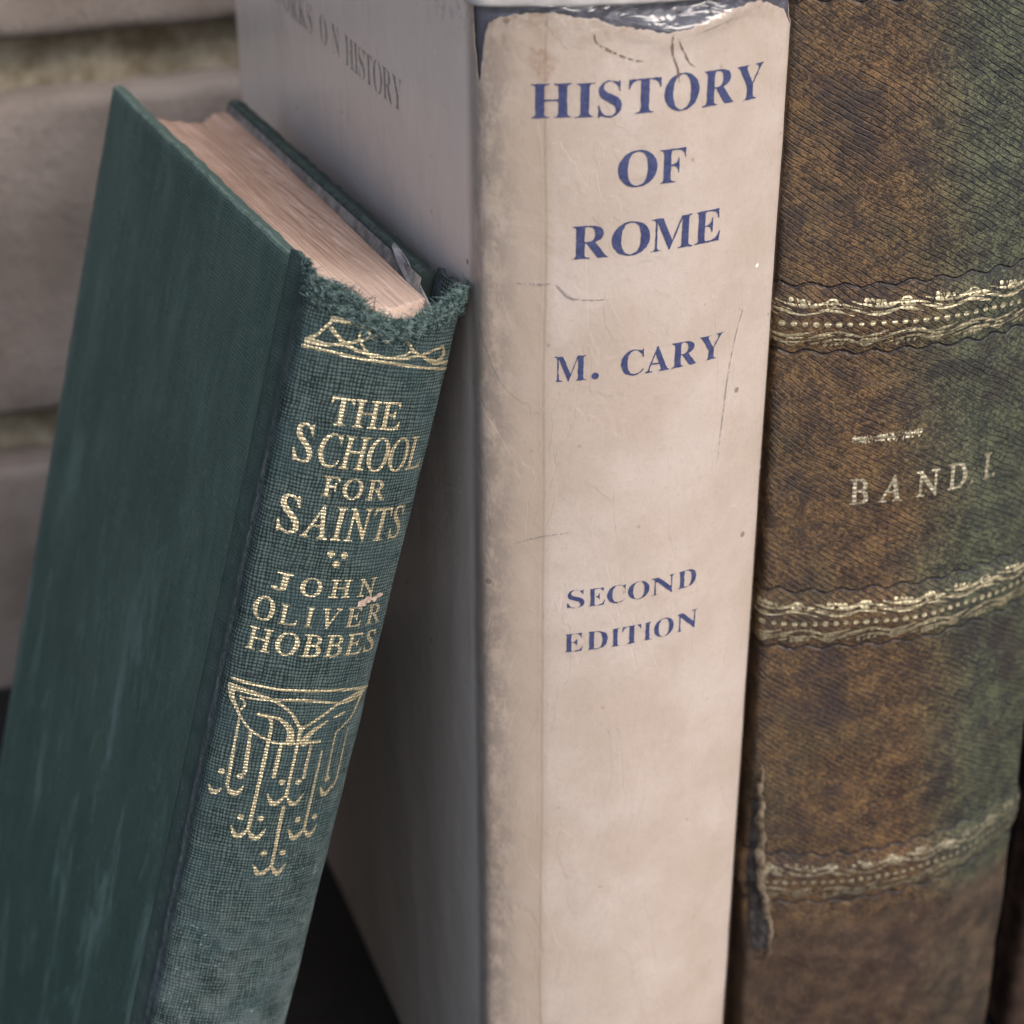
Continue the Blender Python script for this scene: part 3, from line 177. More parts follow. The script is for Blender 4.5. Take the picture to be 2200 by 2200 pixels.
# ---- marching squares: turns a field over the (u, v) grid into an outlined sheet ----
def sheet(U, V, F):
    nu, nv = len(U), len(V); ins = F > 0
    code = ins[:-1, :-1]*1+ins[:-1, 1:]*2+ins[1:, 1:]*4+ins[1:, :-1]*8
    pts = []; pid = {}; faces = []
    full = np.argwhere(code == 15)
    def vert(j, i):
        k = (j, i)
        if k not in pid: pid[k] = len(pts); pts.append((U[i], V[j]))
        return pid[k]
    def edge(j0, i0, j1, i1):
        if (j1, i1) < (j0, i0): j0, i0, j1, i1 = j1, i1, j0, i0
        k = (j0, i0, j1, i1)
        if k not in pid:
            a, b = F[j0, i0], F[j1, i1]; t = min(.97, max(.03, a/(a-b)))
            pid[k] = len(pts); pts.append((U[i0]+(U[i1]-U[i0])*t, V[j0]+(V[j1]-V[j0])*t))
        return pid[k]
    for j, i in full.tolist(): faces.append((vert(j, i), vert(j, i+1), vert(j+1, i+1), vert(j+1, i)))
    for j, i in np.argwhere((code > 0) & (code < 15)).tolist():
        c = ((j, i), (j, i+1), (j+1, i+1), (j+1, i)); s = [bool(ins[q]) for q in c]
        if code[j, i] in (5, 10):
            for k in range(4):
                if s[k]: faces.append((vert(*c[k]), edge(*c[k], *c[(k+1) % 4]), edge(*c[k-1], *c[k])))
            continue
        p = []
        for k in range(4):
            if s[k]: p.append(vert(*c[k]))
            if s[k] != s[(k+1) % 4]: p.append(edge(*c[k], *c[(k+1) % 4]))
        faces.append(tuple(p))
    return np.array(pts) if pts else np.zeros((0, 2)), faces
def seg_dist(X, Y, P, Q):
    d = Q-P; L = (d*d).sum()+1e-12
    t = np.clip(((X-P[0])*d[0]+(Y-P[1])*d[1])/L, 0, 1)
    return np.hypot(X-P[0]-t*d[0], Y-P[1]-t*d[1]), t
class Field:
    """signed field (mm) gathered from strokes, dots and glyph outlines"""
    def __init__(s, u0, u1, v0, v1, h):
        s.U = np.arange(u0, u1+h, h); s.V = np.arange(v0, v1+h, h)
        s.X, s.Y = np.meshgrid(s.U, s.V); s.F = np.full(s.X.shape, -9.0)
    def win(s, a, b, c, d):
        i0, i1 = np.searchsorted(s.U, [a, b]); j0, j1 = np.searchsorted(s.V, [c, d])
        return slice(max(0, j0-1), j1+1), slice(max(0, i0-1), i1+1)
    def stroke(s, pts, w, curve=True):
        P = np.array(pts, float); W = np.broadcast_to(np.array(w, float), (len(P),)) if np.ndim(w) == 0 else np.interp(np.linspace(0, 1, len(P)), np.linspace(0, 1, len(w)), w)
        if curve and len(P) > 2:      # Catmull-Rom
            Q = np.r_[[2*P[0]-P[1]], P, [2*P[-1]-P[-2]]]; out = []; wo = []
            for k in range(1, len(Q)-2):
                for t in np.linspace(0, 1, 8, endpoint=False):
                    out.append(.5*(2*Q[k]+(Q[k+1]-Q[k-1])*t+(2*Q[k-1]-5*Q[k]+4*Q[k+1]-Q[k+2])*t*t+(3*Q[k]-Q[k-1]-3*Q[k+1]+Q[k+2])*t**3))
                    wo.append(W[k-1]+(W[k]-W[k-1])*t)
            out.append(P[-1]); wo.append(W[-1]); P = np.array(out); W = np.array(wo)
        for k in range(len(P)-1):
            m = max(W[k], W[k+1])+.3
            q = s.win(min(P[k, 0], P[k+1, 0])-m, max(P[k, 0], P[k+1, 0])+m, min(P[k, 1], P[k+1, 1])-m, max(P[k, 1], P[k+1, 1])+m)
            d, t = seg_dist(s.X[q], s.Y[q], P[k], P[k+1])
            s.F[q] = np.maximum(s.F[q], (W[k]+(W[k+1]-W[k])*t)/2-d)
        return s
    def dot(s, x, y, r):
        q = s.win(x-r-.3, x+r+.3, y-r-.3, y+r+.3)
        s.F[q] = np.maximum(s.F[q], r-np.hypot(s.X[q]-x, s.Y[q]-y)); return s
    def cut(s, pts, w):
        G = s.F.copy(); s.F[:] = -9.0; s.stroke(pts, w); C = s.F; s.F = np.minimum(G, -C); return s
    def glyph(s, ch, x0, x1, y0, y1, font='b', bold=0.0, skew=0.0):
        if ch == '.': return s.dot((x0+x1)/2, y0+(x1-x0)/2, (x1-x0)/2)
        G = GLY[font][ch]; ww = max(max(l[0::2]) for l in G)
        q = s.win(x0-.5-abs(skew)*2, x1+.5+abs(skew)*2, y0-.4*(y1-y0), y1+.5)
        X = s.X[q]; Y = s.Y[q]; D = np.full(X.shape, 9.0); ins = np.zeros(X.shape, bool)
        for l in G:
            P = np.array(l, float).reshape(-1, 2); P = np.c_[x0+P[:, 0]/ww*(x1-x0), y0+P[:, 1]/1000*(y1-y0)]
            P[:, 0] += skew*(P[:, 1]-y0)
            Qq = np.roll(P, -1, 0)
            for a, b in zip(P, Qq):
                d, _ = seg_dist(X, Y, a, b); D = np.minimum(D, d)
                if a[1] != b[1]:
                    c = ((Y > a[1]) != (Y > b[1])) & (X < (b[0]-a[0])*(Y-a[1])/(b[1]-a[1])+a[0]); ins ^= c
        s.F[q] = np.maximum(s.F[q], np.where(ins, D, -D)+bold); return s
    def line(s, text, x0, x1, y0, y1, font='b', sx=1.0, bold=0.0, skew=0.0, sp=1.6):
        """letters set between x0 and x1; sx condenses them, the gaps take what is left"""
        h = y1-y0; ws = []
        for ch in text:
            ws.append(0 if ch == ' ' else (0.17*h if ch == '.' else max(max(l[0::2]) for l in GLY[font][ch])/1000*h*sx))
        ng = len(text)-1; g = (x1-x0-sum(ws))/max(1, ng+text.count(' ')*(sp-1))
        x = x0
        for ch, w in zip(text, ws):
            if ch != ' ': s.glyph(ch, x, x+w, y0, y1, font, bold, skew)
            x += w+g*(((1+sp)/2) if ch == ' ' else 1)
        return s
    def build(s, name, S, mat, parent, off=0.00005, rough=0.03, seed=3, rper=0.5):
        F = s.F+rough*fbm(s.X, s.Y, seed, rper)
        p, f = sheet(s.U, s.V, F)
        V3 = S.at(p[:, 0]/1000, p[:, 1]/1000, off)
        return mesh(name, V3, f, mat, parent, p)

# ---- tiny expression layer over shader nodes ----
class E:
    def __init__(s, nt, so): s.nt = nt; s.so = so
    def _m(s, op, *a, clamp=False):
        n = s.nt.nodes.new('ShaderNodeMath'); n.operation = op; n.use_clamp = clamp
        for i, x in enumerate((s,)+a):
            if isinstance(x, E): s.nt.links.new(x.so, n.inputs[i])
            else: n.inputs[i].default_value = float(x)
        return E(s.nt, n.outputs[0])
    def __add__(s, o): return s._m('ADD', o)
    def __radd__(s, o): return s._m('ADD', o)
    def __sub__(s, o): return s._m('SUBTRACT', o)
    def __rsub__(s, o): return (s*-1.0)+o
    def __mul__(s, o): return s._m('MULTIPLY', o)
    def __rmul__(s, o): return s._m('MULTIPLY', o)
    def __truediv__(s, o): return s._m('DIVIDE', o)
    def sin(s): return s._m('SINE')
    def abs(s): return s._m('ABSOLUTE')
    def pw(s, o): return s._m('POWER', o)
    def floor(s): return s._m('FLOOR')
    def mod(s, o): return s._m('FLOORED_MODULO', o)
    def mn(s, o): return s._m('MINIMUM', o)
    def mx(s, o): return s._m('MAXIMUM', o)
    def gt(s, o): return s._m('GREATER_THAN', o)
    def clamp(s): return s._m('ADD', 0.0, clamp=True)
    def step(s, a, b):
        n = s.nt.nodes.new('ShaderNodeMapRange'); n.interpolation_type = 'SMOOTHSTEP'
        s.nt.links.new(s.so, n.inputs[0]); n.inputs[1].default_value = a; n.inputs[2].default_value = b
        if a > b:
            n.inputs[1].default_value = b; n.inputs[2].default_value = a; n.inputs[3].default_value = 1; n.inputs[4].default_value = 0
        return E(s.nt, n.outputs[0])
class Mat:
    def __init__(s, name, rough=0.6, metallic=0.0, spec=0.5):
        s.m = bpy.data.materials.new(name); s.m.use_nodes = True; s.nt = s.m.node_tree
        s.b = s.nt.nodes['Principled BSDF']; s.out = s.nt.nodes['Material Output']
        s.b.inputs['Roughness'].default_value = rough; s.b.inputs['Metallic'].default_value = metallic
        s.b.inputs['Specular IOR Level'].default_value = spec
    def uv(s):
        n = s.nt.nodes.new('ShaderNodeUVMap'); q = s.nt.nodes.new('ShaderNodeSeparateXYZ'); s.nt.links.new(n.outputs[0], q.inputs[0])
        return E(s.nt, q.outputs[0]), E(s.nt, q.outputs[1])
    def obj(s):
        n = s.nt.nodes.new('ShaderNodeTexCoord'); q = s.nt.nodes.new('ShaderNodeSeparateXYZ'); s.nt.links.new(n.outputs['Object'], q.inputs[0])
        return [E(s.nt, q.outputs[i])*1000.0 for i in range(3)]
    def vec(s, x, y, z=0.0):
        n = s.nt.nodes.new('ShaderNodeCombineXYZ')
        for i, a in enumerate((x, y, z)):
            if isinstance(a, E): s.nt.links.new(a.so, n.inputs[i])
            else: n.inputs[i].default_value = a
        return n.outputs[0]
    def noise(s, x, y, z=0.0, scale=1.0, detail=3, rough=0.5, dist=0.0):
        n = s.nt.nodes.new('ShaderNodeTexNoise'); s.nt.links.new(s.vec(x, y, z), n.inputs['Vector'])
        n.inputs['Scale'].default_value = scale; n.inputs['Detail'].default_value = detail
        n.inputs['Roughness'].default_value = rough; n.inputs['Distortion'].default_value = dist
        return E(s.nt, n.outputs[0])
    def voro(s, x, y, z=0.0, scale=1.0, feat='F1', rand=1.0):
        n = s.nt.nodes.new('ShaderNodeTexVoronoi'); s.nt.links.new(s.vec(x, y, z), n.inputs['Vector'])
        n.feature = feat; n.inputs['Scale'].default_value = scale; n.inputs['Randomness'].default_value = rand
        return E(s.nt, n.outputs[0])
    def mix(s, f, a, b, mode='MIX'):
        n = s.nt.nodes.new('ShaderNodeMix'); n.data_type = 'RGBA'; n.blend_type = mode
        for i, x in ((0, f), (6, a), (7, b)):
            if isinstance(x, E): s.nt.links.new(x.so, n.inputs[i])
            elif isinstance(x, bpy.types.NodeSocket): s.nt.links.new(x, n.inputs[i])
            elif i == 0: n.inputs[i].default_value = x
            else: n.inputs[i].default_value = (*x, 1)
        return n.outputs[2]
    def color(s, c):
        if isinstance(c, tuple): s.b.inputs['Base Color'].default_value = (*c, 1)
        else: s.nt.links.new(c, s.b.inputs['Base Color'])
    def rough(s, e): s.nt.links.new(e.so, s.b.inputs['Roughness'])
    def bump(s, h, dist=0.0002, strength=1.0):
        n = s.nt.nodes.new('ShaderNodeBump'); n.inputs['Distance'].default_value = dist; n.inputs['Strength'].default_value = strength
        s.nt.links.new(h.so, n.inputs['Height']); s.nt.links.new(n.outputs[0], s.b.inputs['Normal']); return n.outputs[0]
    def holes(s, keep):
        t = s.nt.nodes.new('ShaderNodeBsdfTransparent'); m = s.nt.nodes.new('ShaderNodeMixShader')
        s.nt.links.new(keep.so, m.inputs[0]); s.nt.links.new(t.outputs[0], m.inputs[1]); s.nt.links.new(s.b.outputs[0], m.inputs[2])
        s.nt.links.new(m.outputs[0], s.out.inputs[0])

# ======================= materials =======================
def weave_height(M, u, v, p, warp=0.3):
    n1 = M.noise(u, v*0.5, 0, 0.30, 2, 0.5)-0.5; n2 = M.noise(u*0.5, v, 9.0, 0.30, 2, 0.5)-0.5
    a = (u+n1*warp*4)/p; b = (v+n2*warp*4)/p
    sa = (a*math.pi).sin().abs(); sb = (b*math.pi).sin().abs()
    par = (a.floor()+b.floor()).mod(2.0)
    ba = M.noise(a.floor()*3.7, v*0.22, 40.0, 1.0, 2); bb = M.noise(u*0.22, b.floor()*3.7, 50.0, 1.0, 2)   # every thread has its own thickness
    ta = sa.pw(0.5)*(0.62+sb*0.38)*(ba.step(0.25, 0.6)*0.45+0.55); tb = sb.pw(0.5)*(0.62+sa*0.38)*(bb.step(0.25, 0.6)*0.45+0.55)
    return (ta*par+tb*(par*-1.0+1.0))*0.75+(sa*sb)*0.25
def m_cloth_spine():
    M = Mat('green spine cloth', 0.75, spec=0.18); u, v = M.uv()
    h = weave_height(M, u, v, 0.60, 0.35)
    fine = M.noise(u, v, 0, 5.0, 4, 0.75); rowv = M.noise(u*0.15, v, 3.0, 2.2, 2); rowu = M.noise(u, v*0.12, 7.0, 2.2, 2)
    hh = (h*0.75+rowv*0.45+rowu*0.45-0.34+(fine-0.5)*0.8).clamp()
    col = M.mix(hh.step(0.30, 0.86), (0.004, 0.010, 0.011), (0.060, 0.090, 0.086))
    big = M.noise(u, v, 1.0, 0.10, 4, 0.6)
    col = M.mix(big.step(0.45, 0.62)*0.35, col, (0.024, 0.046, 0.052))
    # grey rubbing by the hinge and in patches near the foot; right edge greyer
    n = M.noise(u, v, 5.0, 0.22, 5, 0.7)
    edge = (u-M.noise(v*0.03, 0.0, 2.0, 1.0, 2)*3.0).step(6.5, 15.0)+((u*-1.0).step(14.5, 17.5)*(u*-1.0).step(21.5, 17.0))*0.9
    foot = v.step(115.0, 70.0)*0.5
    greying = ((edge*0.75+foot+0.12)*n.step(0.36, 0.66)).clamp()*(fine.step(0.25, 0.7)*0.6+0.4)
    col = M.mix(greying*0.52, col, (0.160, 0.190, 0.195))
    col = M.mix((u*-1.0).step(15.0, 19.5)*0.8, col, M.mix((fine*0.6+n*0.4).step(0.35, 0.68), (0.018, 0.038, 0.033), (0.058, 0.086, 0.077)))
    rub = (u+17.2+(M.noise(0.0, v, 3.0, 0.04, 2)-0.5)*3.0).abs().step(2.2, 0.2)*M.noise(u, v, 25.0, 0.9, 5, 0.75).step(0.42, 0.62)*v.step(205.0, 170.0)
    col = M.mix(rub*0.7, col, (0.20, 0.225, 0.235))
    sp = M.noise(u, v, 11.0, 0.9, 5, 0.65)
    col = M.mix(sp.step(0.56, 0.70)*M.noise(u, v*0.7, 61.0, 0.13, 4, 0.7).step(0.50, 0.62)*0.55*v.step(135.0, 90.0), col, (0.24, 0.29, 0.31))
    M.color(col); M.bump(h+(fine-0.5)*0.4, 0.00012, 0.8); return M.m
def m_cloth_board(name='green board cloth', darken=0.0):
    M = Mat(name, 0.8, spec=0.15); u, v = M.uv()
    h = weave_height(M, u, v, 0.60, 0.3); fine = M.noise(u, v, 0, 4.0, 4, 0.75)
    big = M.noise(u, v*0.5, 1.0, 0.035, 5, 0.65); mid = M.noise(u, v*0.35, 33.0, 0.12, 5, 0.7)
    col = M.mix((big*0.7+mid*0.5-0.1).step(0.38, 0.66), (0.032, 0.068, 0.052), (0.066, 0.108, 0.088))
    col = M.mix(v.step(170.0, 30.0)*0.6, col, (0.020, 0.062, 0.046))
    col = M.mix((h*0.75+fine*0.55).step(0.35, 1.05), M.mix(0.45, col, (0.006, 0.018, 0.014)), M.mix(0.24, col, (0.17, 0.215, 0.195)))
    st = M.noise(u, v*0.14, 4.0, 0.22, 5, 0.7); st2 = M.noise(u, v, 14.0, 0.045, 3)
    col = M.mix(st.step(0.56, 0.82)*st2.step(0.46, 0.66)*0.30, col, (0.11, 0.16, 0.145))
    sm = M.noise(u, v*0.25, 44.0, 0.09, 6, 0.75, 0.6)
    col = M.mix(sm.step(0.50, 0.68)*(v.step(160.0, 90.0)*0.6+0.3), col, (0.105, 0.160, 0.145))
    sp = M.noise(u, v*0.6, 21.0, 0.8, 5, 0.75)
    col = M.mix(sp.step(0.56, 0.68)*M.noise(u, v, 63.0, 0.10, 3).step(0.46, 0.62)*0.45, col, (0.15, 0.20, 0.19))
    n = M.noise(u, v, 8.0, 0.7, 5, 0.75)
    top = v.step(209.5, 213.4); hinge = (u*-1.0).step(36.0, 18.5)*0.35+(u+20.5).abs().step(1.2, 0.2)*0.5; fore = (u*-1.0).step(129.5, 135.3)
    col = M.mix(((top*0.9+hinge*0.55+fore*0.8)*n.step(0.36, 0.64)).clamp()*0.62, col, (0.125, 0.165, 0.160))
    if darken: col = M.mix(0.6, col, M.mix(n.step(0.4, 0.65), (0.010, 0.013, 0.012), (0.050, 0.055, 0.050)))
    M.color(col); M.bump(h+(fine-0.5)*0.8, 0.00010, 0.8); return M.m
def m_gold(name, uvperiod=0.60, wear=0.0, tone=(0.62, 0.535, 0.345)):
    M = Mat(name, 0.32, metallic=0.75, spec=0.6); u, v = M.uv()
    n = M.noise(u, v, 2.0, 2.6, 4, 0.7); big = M.noise(u, v, 3.0, 0.45, 3)
    M.color(M.mix(n.step(0.3, 0.75), tuple(t*0.62 for t in tone), tuple(min(1, t*1.22) for t in tone)))
    h = weave_height(M, u, v, uvperiod)
    side = (u-7.0).step(0.0, 7.5)*0.16
    M.holes(((h*0.28+n*0.8+big*0.5)-side).step(0.36+wear, 0.54+wear))
    M.bump(h+n*0.9+big*0.8, 0.00016, 1.0); return M.m
def m_pages():
    M = Mat('aged paper edge', 0.85, spec=0.2); x, y, z = M.obj()
    ln = M.noise(x*4.5, y*0.025, z*0.05, 1.0, 4, 0.7); big = M.noise(x, y, z, 0.05, 4, 0.6)
    mid = M.noise(x*1.2, y*0.12, z*0.12, 0.6, 3)
    col = M.mix(ln.step(0.38, 0.62), (0.245, 0.155, 0.112), (0.50, 0.365, 0.295))
    col = M.mix(big.step(0.42, 0.64)*0.6, col, (0.27, 0.175, 0.135))
    col = M.mix(mid.step(0.60, 0.70)*0.4, col, (0.32, 0.20, 0.145))
    col = M.mix(y.step(35.0, 0.0)*0.35, col, (0.60, 0.49, 0.42))  # spine end paler: the light falling there is put into the colour
    rg = M.noise(x*1.5, y*0.3, z, 0.9, 5, 0.75); col = M.mix(rg.step(0.50, 0.70)*0.25, col, (0.22, 0.13, 0.09)); M.color(col)
    M.bump(ln*1.2+mid*0.5+rg*1.6, 0.00030, 0.8); return M.m
def m_jacket():
    M = Mat('aged jacket paper', 0.62, spec=0.3); u, v = M.uv()
    n = M.noise(u, v, 0.0, 0.045, 5, 0.6); f = M.noise(u, v, 3.0, 0.9, 4, 0.7); g = M.noise(u, v, 8.0, 5.0, 2)
    st = M.noise(u, v*0.4, 6.0, 0.16, 4, 0.6)
    col = M.mix(n.step(0.36, 0.68), (0.390, 0.322, 0.272), (0.450, 0.385, 0.345))
    col = M.mix(st.step(0.55, 0.75)*0.15, col, (0.29, 0.225, 0.17))
    col = M.mix(f.step(0.50, 0.74)*0.30, col, (0.31, 0.25, 0.20))
    pulp = M.noise(u, v, 27.0, 2.2, 5, 0.8)
    col = M.mix(pulp.step(0.50, 0.72)*0.22, col, (0.26, 0.205, 0.165)); col = M.mix(pulp.step(0.46, 0.30)*0.18, col, (0.55, 0.50, 0.47))
    col = M.mix(g.step(0.45, 0.8)*0.12, col, (0.24, 0.185, 0.14))
    # browner strip left of the old fold, fold line itself
    fold = (u+15.8+M.noise(0.0, v, 2.0, 0.02, 1)*1.4)
    col = M.mix(fold.step(0.05, -0.1)*(u.step(-29.0, -26.0))*0.50, col, (0.30, 0.235, 0.175))
    col = M.mix((fold+0.2).abs().step(1.6, 0.2)*0.22, col, (0.27, 0.205, 0.15))
    col = M.mix((fold+0.5).abs().step(0.16, 0.02)*M.noise(0.0, v, 33.0, 0.12, 4, 0.7).step(0.36, 0.62)*0.22, col, (0.20, 0.15, 0.11))
    # grime rubbed into the hinge
    gr = M.noise(u, v*0.6, 12.0, 0.35, 5, 0.75)
    hin = (u+25.5).abs().step(6.0, 0.0)
    col = M.mix((hin*(gr.step(0.36, 0.60)*0.6+0.12)), col, (0.17, 0.14, 0.12))
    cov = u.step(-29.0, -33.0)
    col = M.mix(cov*0.8, col, (0.86, 0.755, 0.675))  # side cover coloured paler to make up for the weak light on it
    # round damp stain above the title and brown freckles
    d = (((u+17.5)/2.3).pw(2.0)+((v-242.2)/2.7).pw(2.0)).pw(0.5)+(M.noise(u, v, 4.0, 0.35, 4, 0.7)-0.5)*1.6
    col = M.mix(d.step(1.05, 0.70)*(M.noise(u, v, 35.0, 1.2, 4).step(0.3, 0.7)*0.35+0.15), col, (0.20, 0.105, 0.06))
    vo = M.voro(u, v, 0.0, 0.060)
    col = M.mix(vo.step(0.042, 0.026)*0.75, col, (0.12, 0.08, 0.07))
    vo2 = M.voro(u+7.0, v, 0.0, 0.035)
    col = M.mix(vo2.step(0.022, 0.010)*0.8, col, (0.22, 0.12, 0.08))
    vo3 = M.voro(u, v+90.0, 0.0, 0.16)
    col = M.mix(vo3.step(0.07, 0.03)*0.6, col, (0.25, 0.18, 0.13))
    wh = M.voro(u+3.0, v+40.0, 0.0, 0.045)
    col = M.mix(wh.step(0.026, 0.016), col, (0.9, 0.88, 0.85))
    rag = v.step(246.0, 249.5)*M.noise(u, v, 29.0, 0.9, 4, 0.75).step(0.50, 0.60)
    col = M.mix(rag*0.35, col, (0.60, 0.55, 0.50))
    ed = v.step(241.0, 250.0)*M.noise(u, v, 7.0, 0.4, 4, 0.7).step(0.45, 0.65)
    col = M.mix(ed*0.45, col, (0.27, 0.18, 0.115))
    M.color(col)
    cr = M.noise(u, v*0.6, 15.0, 0.10, 4, 0.5, 0.6)*0.8+M.noise(u, v*0.3, 18.0, 0.05, 3, 0.5, 2.5).step(0.485, 0.50)*0.07+M.noise(u, v*0.16, 51.0, 0.10, 3, 0.5, 1.0)*u.step(-30.0, -34.0)*0.55
    M.bump(cr*1.0+f*0.14+pulp*0.04+(fold+0.5).abs().step(0.4, 0.0)*-0.06, 0.0010, 0.55); return M.m
def m_ink(name, c1, c2, thr=0.27):
    M = Mat(name, 0.5, spec=0.35); u, v = M.uv()
    n = M.noise(u, v, 2.0, 1.2, 5, 0.75)
    M.color(M.mix(n.step(0.35, 0.75), c1, c2)); M.holes(n.step(thr, thr+0.08)); return M.m
def m_plastic():
    M = Mat('clear book film'); nt = M.nt; u, v = M.uv()
    t = nt.nodes.new('ShaderNodeBsdfTransparent'); t.inputs[0].default_value = (0.97, 0.97, 0.97, 1)
    g = nt.nodes.new('ShaderNodeBsdfGlossy'); g.inputs['Roughness'].default_value = 0.07
    nt.links.new((u.step(-27.0, -31.0)*0.20+0.06).so, g.inputs['Roughness'])
    ge = nt.nodes.new('ShaderNodeNewGeometry'); dp = nt.nodes.new('ShaderNodeVectorMath'); dp.operation = 'DOT_PRODUCT'
    b = nt.nodes.new('ShaderNodeBump'); b.inputs['Distance'].default_value = 0.0012; b.inputs['Strength'].default_value = 0.5
    h = M.noise(u, v*0.3, 0.0, 0.06, 2, 0.4)*0.35+M.noise(u, v, 4.0, 0.12, 2)*0.35+M.noise(u*0.6, v*1.3, 14.0, 0.42, 2, 0.5, 0.8)*v.step(244.5, 247.0)*1.3*(u.abs().step(27.0, 23.0))
    nt.links.new(h.so, b.inputs['Height']); nt.links.new(b.outputs[0], g.inputs['Normal']); nt.links.new(b.outputs[0], dp.inputs[0]); nt.links.new(ge.outputs['Incoming'], dp.inputs[1])
    fres = (E(nt, dp.outputs['Value']).abs()*-1.0+1.0).clamp().pw(5.0)*0.93+0.06     # thin film: same from both sides
    m = nt.nodes.new('ShaderNodeMixShader')
    nt.links.new(fres.so, m.inputs[0]); nt.links.new(t.outputs[0], m.inputs[1]); nt.links.new(g.outputs[0], m.inputs[2])
    nt.links.new(m.outputs[0], M.out.inputs[0]); nt.nodes.remove(M.b); return M.m
def m_slate():
    M = Mat('slate blue book cloth', 0.55); u, v = M.uv()
    n = M.noise(u, v, 0.0, 0.4, 4); f = M.noise(u, v, 0.0, 3.0, 3)
    M.color(M.mix((n*0.7+f*0.4).step(0.35, 0.75), (0.030, 0.032, 0.048), (0.090, 0.092, 0.120))); M.bump(f, 0.0001, 0.5); return M.m
def m_leather():
    M = Mat('marbled worn leather', 0.5, spec=0.45); u, v = M.uv()
    w1 = M.noise(u, v, 1.0, 0.10, 3)-0.5; w2 = M.noise(u, v, 5.0, 0.7, 2)-0.5
    a = (u*0.52+v*0.85)+w1*2.2+w2*0.26        # grain falling to the right
    b = (u*-0.80+v*0.60)+w1*2.2+w2*0.26       # grain rising to the right
    ha = (a*(math.pi/1.02)).sin().abs(); hb = (b*(math.pi/1.12)).sin().abs()
    ga = M.noise(u*0.6, v, 31.0, 0.09, 3); gb = M.noise(u, v, 37.0, 0.07, 3)
    fa = ga.step(0.32, 0.52)*0.75+0.25; fb = (gb+u*0.006).step(0.42, 0.62)
    peb = M.voro(u+w2, v, 0.0, 1.55, 'F1'); fine = M.noise(u, v, 2.0, 4.2, 4, 0.75)
    foot = v.step(61.0, 68.0)                 # tail panel has no straight grain
    cut = ((ha.step(0.46, 0.02)*fa*(M.noise(u, v, 41.0, 0.5, 3).step(0.34, 0.56)*0.6+0.4)).mx(hb.step(0.42, 0.02)*fb*0.85*M.noise(u, v, 43.0, 0.9, 3).step(0.38, 0.58)))*foot
    h = (cut*-1.0+1.0)*1.0-peb*0.5+(fine-0.5)*0.9
    mot = (M.noise(u, v, 2.5, 3.0, 4, 0.8)*0.62+M.noise(u, v, 9.0, 1.5, 4, 0.75)*0.58-0.1)
    warm = (M.noise(u, v, 13.0, 0.035, 3, 0.5)*20.0-10.0+u+(v-150.0)*0.10+2.0).step(-10.0, 11.0)
    lo = M.mix(warm, (0.024, 0.011, 0.006), (0.012, 0.015, 0.013))
    hi = M.mix(warm, (0.185, 0.104, 0.038), (0.112, 0.120, 0.062))
    col = M.mix((mot+(M.noise(u, v, 71.0, 0.25, 4, 0.7)-0.5)*0.35).step(0.43, 0.63), lo, hi)
    col = M.mix(M.noise(u, v, 17.0, 0.06, 3).step(0.52, 0.72)*0.25, col, M.mix(mot.step(0.36, 0.66), (0.016, 0.024, 0.014), (0.088, 0.092, 0.040)))
    col = M.mix(M.noise(u, v, 19.0, 0.07, 6, 0.72).step(0.50, 0.66)*0.75, col, (0.019, 0.010, 0.012))
    col = M.mix(v.step(66.0, 58.0)*0.8, col, M.mix((M.noise(u, v, 23.0, 0.16, 6, 0.78)*0.75+fine*0.25).step(0.40, 0.64), (0.018, 0.009, 0.007), (0.086, 0.052, 0.031)))
    dk = (((u-5.0)/5.0).pw(2.0)+((v-91.0-(u-5.0)*1.4)/6.0).pw(2.0)).pw(0.5)+(M.noise(u, v, 4.0, 0.3, 4)-0.5)*1.6
    col = M.mix(dk.step(1.0, 0.4)*0.65, col, (0.012, 0.008, 0.010))
    col = M.mix(cut*0.85, col, (0.009, 0.007, 0.007))
    # blind-tooled wavy lines either side of every raised band
    grv = None
    for k, vb in enumerate(BANDS):
        for s_ in (-6.6, 5.6):
            c = vb*1000+s_
            tri = ((u+w2*1.5+k*3.1)*(2*math.pi/5.6)).sin()
            d = v-(tri*0.42+M.noise(u, 0.0, float(k), 0.3, 2)*0.5+c)
            g = d.abs().step(0.42, 0.08); grv = g if grv is None else grv.mx(g)
    if True:
        col = M.mix(grv*0.75, col, (0.030, 0.028, 0.035)); h = h*(grv*-0.6+1.0)-grv*1.6
    M.color(col); M.rough((grv*-0.24+0.40)+(fine-0.5)*0.3); M.bump(h, 0.00030, 1.0); return M.m
def m_brick():
    M = Mat('grey brown brick', 0.9, spec=0.2); x, y, z = M.obj()
    n = M.noise(x, y, z, 0.02, 5, 0.6); f = M.noise(x, y, z, 0.4, 5, 0.7); p = M.noise(x*0.5, y, z, 0.08, 3)
    col = M.mix(n.step(0.35, 0.65), (0.135, 0.113, 0.099), (0.200, 0.172, 0.156))
    col = M.mix(f.step(0.55, 0.72)*0.35, col, (0.065, 0.05, 0.042)); col = M.mix(p.step(0.58, 0.7)*0.3, col, (0.165, 0.15, 0.145))
    M.color(col); M.bump(f+n, 0.0015, 0.7); return M.m
def m_mortar():
    M = Mat('sandy mortar', 0.95, spec=0.15); x, y, z = M.obj()
    n = M.noise(x, y, z, 0.05, 5, 0.65); f = M.noise(x, y, z, 0.7, 4, 0.7)
    col = M.mix(n.step(0.38, 0.62), (0.20, 0.165, 0.105), (0.42, 0.37, 0.28))
    col = M.mix(f.step(0.5, 0.75)*0.4, col, (0.075, 0.06, 0.03)); M.color(col); M.bump(f+n, 0.002, 0.8); return M.m
